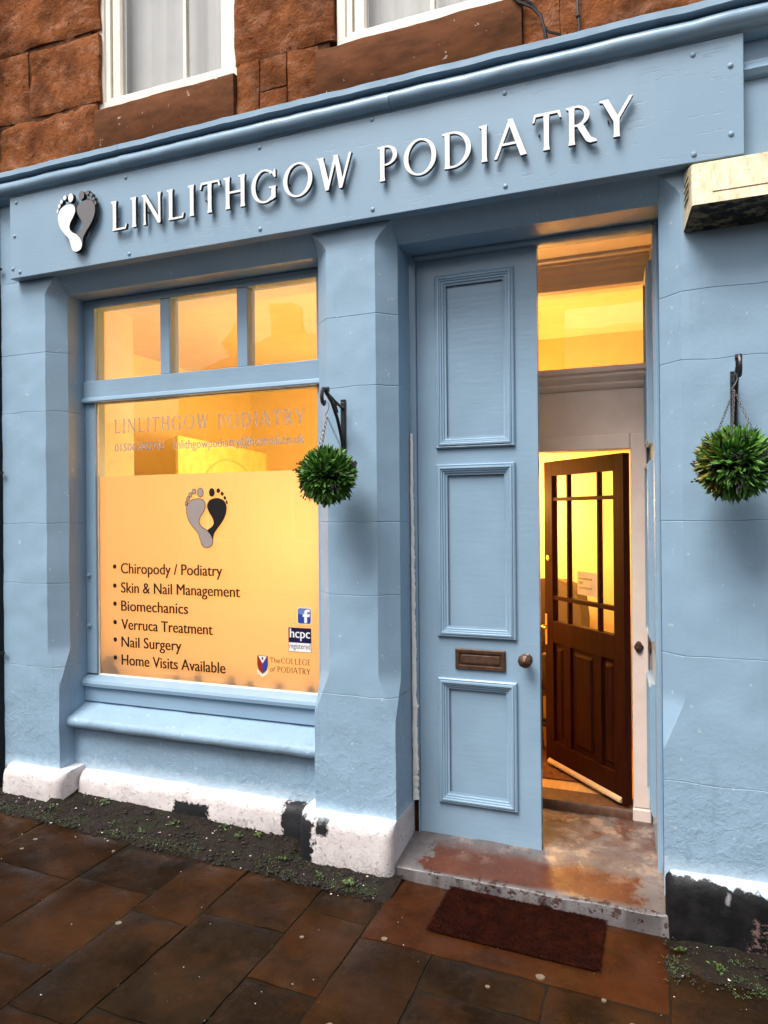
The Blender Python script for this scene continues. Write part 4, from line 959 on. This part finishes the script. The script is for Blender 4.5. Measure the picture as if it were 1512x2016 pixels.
# dark leather chair in the hall
CH = empty('leather_chair', (-.80, 1.85, .15)); tag(CH, 'dark brown leather chair with a high rounded back beside the inner door', 'chair')
bkc = MB(); prof = [(-.27, .40), (-.27, .85), (-.25, .98), (-.19, 1.06), (-.08, 1.09), (.08, 1.09), (.19, 1.06), (.25, .98), (.27, .85), (.27, .40)]
bkc.poly([prof], .13, .09); bkc.build('backrest', MT['leather'], CH, bevel=.03)
MB().box(-.28, .28, -.30, .16, .36, .50).build('seat', MT['leather'], CH, bevel=.04)
for s_ in (-1, 1): MB().box(s_ * .30 - .035, s_ * .30 + .035, -.26, .20, .42, .66).build('armrest', MT['leather'], CH, bevel=.025)
MB().tube([(0, 0, .08), (0, 0, .36)], .03, 10).build('column', MT['iron'], CH)
for k in range(5):
    a = 2 * math.pi * k / 5 + .5; MB().tube([(0, 0, .10), (.29 * math.cos(a), .29 * math.sin(a), .05), (.30 * math.cos(a), .30 * math.sin(a), .004)], .022, 8).build('leg', MT['iron'], CH)
CH.rotation_euler = (0, 0, math.radians(-35))

def doormat(name, x0, x1, y0, y1, zf, mt, n, seed, label, rz=0.0, blade=.011):
    """coir mat: a backing slab (part) and a pile of short bristles (stuff)"""
    cx, cy2 = (x0 + x1) / 2, (y0 + y1) / 2; D = empty(name, (cx, cy2, zf(cx)), rz); tag(D, label, 'doormat')
    a, b = (x1 - x0) / 2, (y1 - y0) / 2; s_ = zf(cx + .5) - zf(cx - .5)
    bm_ = MB(); L = rrect(-a, a, -b, b, .03); m_ = len(L)
    bm_.add([(x, y, s_ * x + .001) for x, y in L] + [(x, y, s_ * x + .008) for x, y in L], [(i_, (i_ + 1) % m_, m_ + (i_ + 1) % m_, m_ + i_) for i_ in range(m_)] + [tuple(range(m_, 2 * m_))])
    bm_.build('backing', mt, D)
    r = random.Random(seed); p = MB()
    for k in range(n):
        x, y = r.uniform(-a - .006, a + .006), r.uniform(-b - .006, b + .006); t = r.uniform(0, 6.28); l = blade * r.uniform(.6, 1.3)
        if noise.noise(Vector((x * 14, y * 14, seed))) > .35: l *= .6
        dx, dy = math.cos(t), math.sin(t); w = .0016; z = s_ * x + .0075
        p.v += [(x - dy * w, y + dx * w, z), (x + dy * w, y - dx * w, z), (x + dx * l * .7, y + dy * l * .7, z + l * .75)]; q_ = len(p.v); p.f.append((q_ - 3, q_ - 2, q_ - 1)); p.mi.append(0)
    tag(p.build('bristles', mt, D), kind='stuff')
doormat('doormat', -.905, -.228, -.385, -.032, lambda x: zg(x) + .002, MT['mat'], 26000, 4, 'dark wet coir doormat lying on the pavement in front of the door step', 0.0, .008)
doormat('doormat', -1.18, -.34, 1.06, 1.62, lambda x: .151, MT['mat2'], 6000, 5, 'brown coir doormat on the wooden hall floor behind the inner door')

# ------------------------------------------------------------------ wall fittings
WB = empty('wall_box', (0, 0, 0)); tag(WB, 'grimy cream wedge-shaped box with slotted side and mouldy underside under the sign\'s right end', 'box')
x0, xr = .100, 1.05
v = [(x0, -.002, 2.857), (x0 + .012, -.175, 2.862), (x0 + .03, -.068, 3.105), (x0, -.002, 3.105), (xr, -.002, 2.857), (xr - .012, -.175, 2.862), (xr - .03, -.068, 3.105), (xr, -.002, 3.105)]
v[1] = (x0 + .026, -.185, 2.893); v[5] = (xr - .026, -.185, 2.893)
MB().add(v, [(0, 1, 2, 3), (4, 7, 6, 5), (1, 5, 6, 2), (2, 6, 7, 3), (0, 3, 7, 4)]).build('casing', MT['cream'], WB, bevel=.008)
MB().add([(x0 + .006, -.006, 2.8545), (x0 + .03, -.18, 2.890), (xr - .03, -.18, 2.890), (xr - .006, -.006, 2.8545), (x0 + .006, -.006, 2.862), (x0 + .03, -.18, 2.897), (xr - .03, -.18, 2.897), (xr - .006, -.006, 2.862)],
         [(0, 1, 2, 3), (4, 7, 6, 5), (0, 4, 5, 1), (1, 5, 6, 2), (2, 6, 7, 3), (3, 7, 4, 0)]).build('underside', MT['mould'], WB)
fx = lambda y, d: x0 + .028 * (-.002 - y) / .124 - d
for k in range(4):
    z = 2.950 + .027 * k; q = MB()
    q.add([(fx(-.026, .0), -.026, z), (fx(-.082, 0), -.082, z + .013), (fx(-.082, 0), -.082, z + .024), (fx(-.026, 0), -.026, z + .010),
           (fx(-.026, .0025), -.026, z), (fx(-.082, .0025), -.082, z + .013), (fx(-.082, .0012), -.082, z + .024), (fx(-.026, .0012), -.026, z + .010)],
          [(4, 5, 6, 7), (0, 1, 5, 4), (1, 2, 6, 5), (2, 3, 7, 6), (3, 0, 4, 7), (0, 3, 2, 1)]).build('slot', MT['vinylk'], WB)
MB().add([(x0 + .10, -.1615, 2.945), (xr - .10, -.1615, 2.945), (xr - .10, -.1005, 3.080), (x0 + .10, -.1005, 3.080), (x0 + .10, -.156, 2.945), (xr - .10, -.156, 2.945), (xr - .10, -.095, 3.080), (x0 + .10, -.095, 3.080)],
         [(0, 1, 2, 3), (4, 7, 6, 5), (0, 4, 5, 1), (1, 5, 6, 2), (2, 6, 7, 3), (3, 7, 4, 0)]).build('front_panel', MT['cream'], WB, bevel=.004)

def bracket(x, z, label):
    b = empty('hanging_bracket', (x, 0, z)); tag(b, label, 'bracket', 'iron hanging brackets')
    MB().box(-.013, .013, -.014, .002, -.25, .0).build('back_plate', MT['iron'], b, bevel=.004)
    MB().prism_z([(-.013, -.014), (.013, -.014), (.013, .0), (-.013, .0)], .0005, .012).build('cap', MT['iron'], b, bevel=.003)
    a = MB(); a.tube([(0, -.012, -.035), (0, -.10, -.010), (0, -.20, .022)], .0065, 8); a.build('arm', MT['iron'], b, smooth=True)
    a = MB(); a.tube([(0, -.013, -.225), (0, -.032, -.17), (0, -.075, -.09), (0, -.135, -.02), (0, -.185, .012)], .0085, 8); a.build('brace', MT['iron'], b, smooth=True)
    a = MB(); a.tube([(0, -.095, -.014), (0, -.098, -.035), (0, -.088, -.052), (0, -.080, -.06)], .009, 8); a.build('collar', MT['iron'], b, smooth=True)
    a = MB(); a.tube([(0, -.185, .010), (0, -.205, .030), (0, -.225, .030), (0, -.240, .012), (0, -.243, -.012), (0, -.236, -.034), (0, -.222, -.042), (0, -.212, -.034), (0, -.211, -.022)], [.010, .010, .0095, .009, .009, .009, .008, .008, .007], 8); a.build('hook', MT['iron'], b, smooth=True)
    a = MB(); a.tube([(-.012, -.195, .030), (.012, -.195, .030)], .013, 10); a.build('boss', MT['iron'], b)
    for zz in (-.03, -.20): MB().lathe([(.008, 0), (.007, .004), (.001, .006)], (0, -.014, zz), (0, -1, 0), 8).build('bolt', MT['iron'], b)
    return b
def topiary(x, y, z, R_, seed, label, ztop, warm):
    t = empty('topiary_ball', (x, y, z)); tag(t, label, 'plant', 'hanging topiary balls')
    co = MB(); co.lathe([(.001, -R_ * .66)] + [(R_ * .66 * math.sin(math.pi * k / 12), -R_ * .66 * math.cos(math.pi * k / 12)) for k in range(1, 12)] + [(.001, R_ * .66)], (0, 0, 0), (0, 0, 1), 20); co.build('core', MT['core'], t, smooth=True)
    r = random.Random(seed); n = 1500; vs = []; fs = []; tone = []
    for k in range(n):
        zz = 1 - 2 * (k + .5) / n; a = k * 2.39996 + r.uniform(-.2, .2); rr = math.sqrt(1 - zz * zz)
        nrm = Vector((rr * math.cos(a), rr * math.sin(a), zz)); nrm = (nrm + Vector((r.gauss(0, .12), r.gauss(0, .12), r.gauss(0, .12)))).normalized()
        base = nrm * R_ * r.uniform(.60, .80)
        side = nrm.cross(Vector((r.gauss(0, 1), r.gauss(0, 1), r.gauss(0, 1)))).normalized(); up = side.cross(nrm)
        d = (nrm + up * r.gauss(0, .42) + side * r.gauss(0, .25) + Vector((0, 0, .10 - .25 * (nrm.z < -.2)))).normalized(); side = (side - d * side.dot(d)).normalized(); up = d.cross(side)
        l = R_ * r.uniform(.28, .46); w = R_ * r.uniform(.046, .070); bend = r.uniform(-.10, .14) * l; fold = w * .35
        b = len(vs)
        p = lambda s_, u, h: base + d * (l * s_) + side * (w * u) + up * (h + bend * s_ * s_ * 2)
        vs += [p(0, 0, 0), p(.30, -.75, fold), p(.33, 0, 0), p(.30, .75, fold), p(.65, -.9, fold), p(.68, 0, 0), p(.65, .9, fold), p(1, 0, 0)]
        fs += [(b, b + 1, b + 2), (b, b + 2, b + 3), (b + 1, b + 4, b + 5, b + 2), (b + 2, b + 5, b + 6, b + 3), (b + 4, b + 7, b + 5), (b + 5, b + 7, b + 6)]
        g_ = r.random(); c = (.06 + .105 * g_, .175 + .19 * g_, .026 + .034 * g_)
        if r.random() < .16: c = (.016, .042, .012)
        if warm and nrm.x < -.45 and r.random() < .6: c = (.16 + .08 * g_, .15 + .06 * g_, .03)
        tone += [c] * 6
    mb = MB(); mb.add(vs, fs); o = mb.build('foliage', MT['leaf'], t); me = o.data
    at_ = me.color_attributes.new('tone', 'FLOAT_COLOR', 'CORNER')
    for p_ in me.polygons:
        for li in p_.loop_indices: at_.data[li].color = (*tone[p_.index], 1)
    tag(o, kind='stuff')
    for k in range(18):                                        # dark budded sprigs poking out
        zz = r.uniform(-.95, .8); a = r.uniform(0, 6.28); rr = math.sqrt(1 - zz * zz); nrm = Vector((rr * math.cos(a), rr * math.sin(a), zz))
        s_ = MB(); e = nrm * R_ * r.uniform(1.10, 1.22); s_.tube([nrm * R_ * .8, e], .0018, 5)
        for q_ in range(6): c = e + Vector((r.gauss(0, .006), r.gauss(0, .006), r.gauss(0, .006))) - nrm * r.uniform(0, .018); s_.lathe([(.001, -.005), (.0045, 0), (.001, .005)], c, nrm, 5)
        s_.build('sprig', MT['sprig'], t)
    hk = MB(); top = ztop - z
    hk.tube([(.004, 0, top + .006), (.010, 0, top - .004), (.012, 0, top - .018), (.004, 0, top - .038), (-.006, 0, top - .050), (-.006, 0, top - .060), (.002, 0, top - .062)], .0022, 6); hk.build('wire_hook', MT['chain'], t, smooth=True)
    for q_ in range(3):
        a = 2 * math.pi * q_ / 3 - 1.75; p0 = Vector((0, 0, top - .060)); p1 = Vector((math.cos(a) * R_ * .62, math.sin(a) * R_ * .62, R_ * .72)); n_ = int((p1 - p0).length / .0105); c = MB(); dr = (p1 - p0).normalized(); s1 = dr.orthogonal().normalized(); s2 = dr.cross(s1)
        for k in range(n_):
            m_ = p0 + (p1 - p0) * ((k + .5) / n_); sd = s1 if k % 2 else s2
            c.tube([m_ + dr * .0075 * math.cos(tt) + sd * .0042 * math.sin(tt) for tt in [2 * math.pi * j / 8 for j in range(8)]], .0012, 4, closed=True)
        c.build('chain', MT['chain'], t)
bracket(-1.435, 2.262, 'black iron bracket on the pillar between the shop window and the door'); bracket(.281, 2.262, 'black iron bracket on the pale blue wall right of the doorway')
topiary(-1.42, -.222, 1.893, .128, 11, 'round green artificial topiary ball hanging on chains before the pillar left of the door', 2.225, False)
topiary(.262, -.222, 1.893, .132, 12, 'round green topiary ball with yellowing leaves hanging on chains right of the doorway', 2.225, True)

dp = MB(); dp.tube([(-3.765, -.035, zg(-3.75)), (-3.765, -.035, 5.6)], .042, 16); D = empty('downpipe', (0, 0, 0)); tag(D, 'dark downpipe at the far left edge of the shopfront', 'downpipe')
dp.build('pipe', plain('dark_pipe_paint', (.03, .035, .045), .5), D, smooth=True)
for z in (.9, 1.98, 3.2, 4.4): MB().lathe([(.047, -.02), (.050, -.015), (.050, .015), (.047, .02)], (-3.765, -.035, z), (0, 0, 1), 16).build('collar', MT['iron'], D); MB().box(-3.70, -3.665, -.03, -.018, z - .006, z + .006).build('fixing', MT['iron'], D)
nb = MB(); nb.box(-8, -3.82, .0, .3, -.3, 3.74); N = tag(nb.build('neighbouring_shopfront', plain('neighbour_paint', (.12, .15, .19), .6)), 'dark painted wall of the neighbouring shop beyond the downpipe', 'wall')
cb = MB(); cb.tube([(-.62, -.02, 4.06), (-.585, -.03, 4.00), (-.56, -.032, 3.965), (-.50, -.03, 3.925), (-.465, -.028, 3.88), (-.45, -.03, 3.82), (-.44, -.02, 3.76)], .007, 6)
cb.tube([(-.46, -.028, 3.84), (-.43, -.03, 3.80), (-.38, -.03, 3.775)], .006, 6); cb.tube([(-.57, -.03, 3.99), (-.54, -.035, 3.97), (-.50, -.032, 3.94), (-.48, -.03, 3.90)], .006, 6)
tag(cb.build('loose_cable', MT['iron'], None, smooth=True), 'loose black cable draped over the sandstone beside the right upper window sill', 'cable')
c2 = MB(); c2.tube([(-.308, -.015, 4.6), (-.312, -.022, 4.2), (-.305, -.02, 3.95), (-.310, -.024, 3.88), (-.303, -.02, 3.80), (-.307, -.016, 3.752)], .006, 6)
for z in (4.02, 3.93, 3.84): c2.lathe([(.004, -.012), (.011, 0), (.004, .012)], (-.308, -.021, z), (0, 0, 1), 8)
tag(c2.build('wall_cable', MT['iron'], None, smooth=True), 'thin dark cable with clips running down the sandstone above the sign near its right end', 'cable')

# ------------------------------------------------------------------ soil, grit, weeds, litter
so = MB(); v = []; f = []; nx, ny = 130, 16
for i_ in range(nx + 1):
    x = -3.75 + 2.62 * i_ / nx
    for j in range(ny + 1):
        t = j / ny; y0_ = -.255 + .03 * noise.noise(Vector((x * 5, 0, 0))); y1_ = .10 if -3.2 < x < -1.66 else -.04; y = y0_ + (y1_ - y0_) * t
        if x > -1.3: y0_ = -.20
        rise = .055 * (t ** 1.2) if -3.25 < x < -1.7 else .018 * t
        v.append((x, y, zg(x) - .012 + (rise + .012) * min(1, t * 5 + .0) + .010 * fbm((x, y, 0), 14, 4) * min(1, t * 6 + .2)))
for i_ in range(nx):
    for j in range(ny): a = i_ * (ny + 1) + j; f.append((a, a + ny + 1, a + ny + 2, a + 1))
so.add(v, f); tag(so.build('soil_strip', MT['soil'], None, smooth=True, angle=180), kind='structure')
s2 = MB(); v = []; f = []; nx, ny = 24, 14
for i_ in range(nx + 1):
    for j in range(ny + 1):
        x = .0 + .45 * i_ / nx; t = j / ny; y = -.36 + .33 * t; e = min(i_, nx - i_) / 4.0; v.append((x, y, zg(x) - .014 + (.016 + .014 * t) * min(1, t * 2.5, e * .7) + .016 * fbm((x, y, 3), 7, 5)))
for i_ in range(nx):
    for j in range(ny): a = i_ * (ny + 1) + j; f.append((a, a + ny + 1, a + ny + 2, a + 1))
s2.add(v, f); tag(s2.build('soil_patch', MT['soil'], None, smooth=True, angle=180), kind='structure')
def sz(x, y):
    if x > -.05: return zg(x) + .002 + .014 * max(0, (y + .36) / .33)
    t = max(0, (y + .255) / ((.10 if -3.2 < x < -1.66 else -.04) + .255)); return zg(x) + (.055 * t ** 1.2 if -3.25 < x < -1.7 else .018 * t)
r = random.Random(21); gr = MB(); fl = MB()
OCT = [(1, 0, 0), (-1, 0, 0), (0, 1, 0), (0, -1, 0), (0, 0, .6), (0, 0, -.6)]; OF = [(0, 2, 4), (2, 1, 4), (1, 3, 4), (3, 0, 4), (2, 0, 5), (1, 2, 5), (3, 1, 5), (0, 3, 5)]
def pebble(mb, x, y, z, s_):
    a = r.uniform(0, 6.28); e = r.uniform(.6, 1.5); mb.add([(x + s_ * (p[0] * math.cos(a) * e - p[1] * math.sin(a)), y + s_ * (p[0] * math.sin(a) * e + p[1] * math.cos(a)), z + s_ * p[2]) for p in OCT], OF)
for k in range(1900):
    x = r.uniform(-3.7, -1.2); y = r.uniform(-.27, .06 if -3.2 < x < -1.66 else -.08); pebble(gr, x, y, sz(x, y) + .002, r.choice((.003, .004, .005, .006, .008, .011)))
for k in range(110):
    x = r.uniform(.0, .42); y = r.uniform(-.34, -.05); pebble(gr, x, y, sz(x, y) + .002, r.choice((.003, .004, .006, .008)))
tag(gr.build('grit', MT['pebble']), kind='stuff')
for k in range(70):
    x = r.uniform(-3.6, -1.2); y = r.uniform(-.30, .04 if -3.2 < x < -1.66 else -.09); pebble(fl, x, y, sz(x, y) + .004, r.choice((.002, .003, .004, .006)))
for k in range(120):
    x = r.uniform(-3.4, .6); y = r.uniform(-1.5, -.1); pebble(fl, x, y, zg(x) + .003, r.choice((.0010, .0013, .0016, .002, .003)))
for k in range(9):
    x = r.uniform(.05, .42); y = r.uniform(-.32, -.06); pebble(fl, x, y, sz(x, y) + .004, r.choice((.003, .005)))
tag(fl.build('pale_flakes', MT['flake']), kind='stuff')
gm = MB()
for (x, y, s_) in ((-2.1, -.83, .014), (-1.36, -.62, .01), (-3.0, -.42, .013), (-2.98, -.52, .011), (-.43, -.49, .017), (-1.2, -1.28, .014), (-1.05, -.5, .013), (-.6, -.62, .009), (-.2, -.53, .009), (-2.55, -.36, .009), (-1.05, -1.02, .018), (-.1, -.62, .01)):
    L = [(x + s_ * (1 + .25 * noise.noise(Vector((x * 9, k, 0)))) * math.cos(t), y + s_ * .8 * math.sin(t)) for k, t in enumerate([2 * math.pi * q_ / 14 for q_ in range(14)])]
    gm.prism_z(L, zg(x) - .004, zg(x) + .0026)
tag(gm.build('trodden_gum', MT['gum']), kind='stuff')
def leaves(mb, tone, x, y, z, n, size, up, rr):
    for k in range(n):
        a = r.uniform(0, 6.28); el = r.uniform(.1, up); d = Vector((math.cos(a) * math.cos(el), math.sin(a) * math.cos(el), math.sin(el))); s_ = d.cross(Vector((0, 0, 1))).normalized(); l = size * r.uniform(.6, 1.2); w = l * r.uniform(.22, .34)
        b = Vector((x + r.gauss(0, rr), y + r.gauss(0, rr), z + r.uniform(0, size * .4))); q = len(mb.v); dn = Vector((0, 0, -l * .25))
        mb.add([b, b + d * l * .5 + s_ * w, b + d * l * .5 - s_ * w, b + d * l + dn, b + d * l * .5 + Vector((0, 0, .15 * l))], [(0, 1, 4), (0, 4, 2), (1, 3, 4), (4, 3, 2)])
        g_ = r.random(); tone += [(.022 + .04 * g_, .042 + .065 * g_, .005 + .007 * g_)] * 4
def tonecol(o, tone):
    at_ = o.data.color_attributes.new('tone', 'FLOAT_COLOR', 'CORNER')
    for p_ in o.data.polygons:
        for li in p_.loop_indices: at_.data[li].color = (*tone[p_.index], 1)
WEEDS = [(-2.93, .0, 10, .03, 'weed at the foot of the plinth below the left end of the window ledge'), (-2.99, -.05, 8, .024, 'small weed beside the corner of the left white plinth'), (-3.18, -.13, 12, .022, 'flat weed in the soil before the left white plinth'),
         (-2.42, -.06, 18, .026, 'leafy weed clump in the soil under the left black paint patch'), (-2.14, .0, 10, .026, 'upright weed left of the last white stretch of plinth'), (-2.03, -.05, 9, .024, 'weed against the white plinth below the window middle right'),
         (-1.93, -.01, 10, .03, 'bright green weed touching the plinth left of the big black patch'), (-2.55, -.17, 16, .02, 'low weed spreading beside the paving edge'), (-1.72, -.13, 7, .026, 'weed between the big black patch and the pillar plinth'),
         (-1.50, -.185, 16, .02, 'mossy weed along the front of the pillar plinth'), (-1.33, -.205, 9, .036, 'single upright weed before the right part of the pillar plinth'), (-2.75, -.15, 12, .018, 'low yellowish weed in the middle of the soil strip'),
         (.20, -.20, 30, .022, 'tuft of bright grass in the soil right of the doorstep'), (.06, -.14, 16, .018, 'mossy tuft beside the black plinth corner')]
for x, y, n, s_, lab in WEEDS:
    mb = MB(); tn = []; leaves(mb, tn, 0, 0, .004, n, s_, 1.2, s_ * .5); o = mb.build('weed', MT['weed']); tonecol(o, tn); o.location = (x, y, sz(x, y)); tag(o, lab, 'weed', 'weeds along the foot of the wall')
mb = MB(); tn = []
for k in range(380):
    x = r.uniform(-3.65, -1.2); y = -.24 + abs(r.gauss(0, .05))
    if noise.noise(Vector((x * 3.3, y * 3, 5))) < -.02: continue
    leaves(mb, tn, x, y, sz(x, y) + .001, 4, .009, 1.0, .008)
for k in range(150):
    x = r.uniform(.0, .4); y = r.uniform(-.34, -.10)
    if noise.noise(Vector((x * 9, y * 9, 2))) < .0: continue
    leaves(mb, tn, x, y, sz(x, y) + .001, 4, .010, 1.0, .008)
for x0, x1, ys in strips:                                     # moss in some paving joints
    for k in range(26):
        y = r.uniform(-1.5, -.26)
        if noise.noise(Vector((x0 * 7, y * 4, 9))) > .12: leaves(mb, tn, x0 + r.gauss(0, .002), y, zg(x0) - .006, 2, .006, 1.0, .002)
o = mb.build('moss', MT['weed']); tonecol(o, tn); tag(o, kind='stuff')

# ------------------------------------------------------------------ across the street (seen only as reflections in the panes)
g = MB(); gquad(g, -60, 60, -11.4, -9.2, .0); tag(g.build('far_pavement', MT['asphalt']), kind='structure')
def house(x0, x1, eave, ridge, lab, seed):
    h = empty('opposite_house', ((x0 + x1) / 2, -13, 0)); tag(h, lab, 'house', 'houses across the street'); h.location = (0, 0, 0)
    MB().box(x0, x1, -21, -11.6, -.6, eave).build('wall', MT['render'], h)
    rf = MB().prism_x([(-11.4, eave), (-16.3, ridge), (-21.2, eave)], x0 - .1, x1 + .1).build('roof', MT['slate'], h)
    for cx in (x0 + .6, x1 - .6): MB().box(cx - .4, cx + .4, -16.8, -15.9, ridge - .8, ridge + .9).build('chimney', MT['render'], rf)
    n = max(2, int((x1 - x0) / 2.2)); q = random.Random(seed)
    for fl_ in range(2):
        for k in range(n):
            cx = x0 + (x1 - x0) * (k + .5) / n; zz = 1.0 + fl_ * (eave - .9) / 2
            w = MB(); w.box(cx - .5, cx + .5, -11.62, -11.57, zz, zz + 1.35); w = w.build('window', MT['ivory'], h); MB().box(cx - .43, cx + .43, -11.568, -11.56, zz + .07, zz + 1.28).build('pane', MT['vinylk'], w)
house(-11.6, -4.0, 5.0, 7.4, 'long rendered house across the street reflected in the upper panes', 1); house(-3.9, 4.5, 4.6, 7.0, 'second rendered house across the street opposite the door', 2); house(-22, -13.4, 3.2, 5.0, 'low house across the street at the far left of the reflection', 3); house(4.6, 13, 5.2, 7.6, 'house across the street at the far right', 4)
SL = empty('street_lamp', (-8.45, -9.4, zg(-8.4))); tag(SL, 'old lantern street lamp across the road reflected in the middle upper pane', 'street lamp')
MB().tube([(0, 0, 0), (0, 0, .8), (0, 0, .85), (0, 0, 4.6)], [.11, .10, .06, .045], 10).build('post', MT['iron'], SL)
MB().lathe([(.10, 4.6), (.24, 5.1)], (0, 0, 0), (0, 0, 1), 6).build('lantern', MT['dglass'], SL); MB().lathe([(.28, 5.1), (.10, 5.35), (.03, 5.5), (.01, 5.6)], (0, 0, 0), (0, 0, 1), 6).build('lantern_cap', MT['iron'], SL)
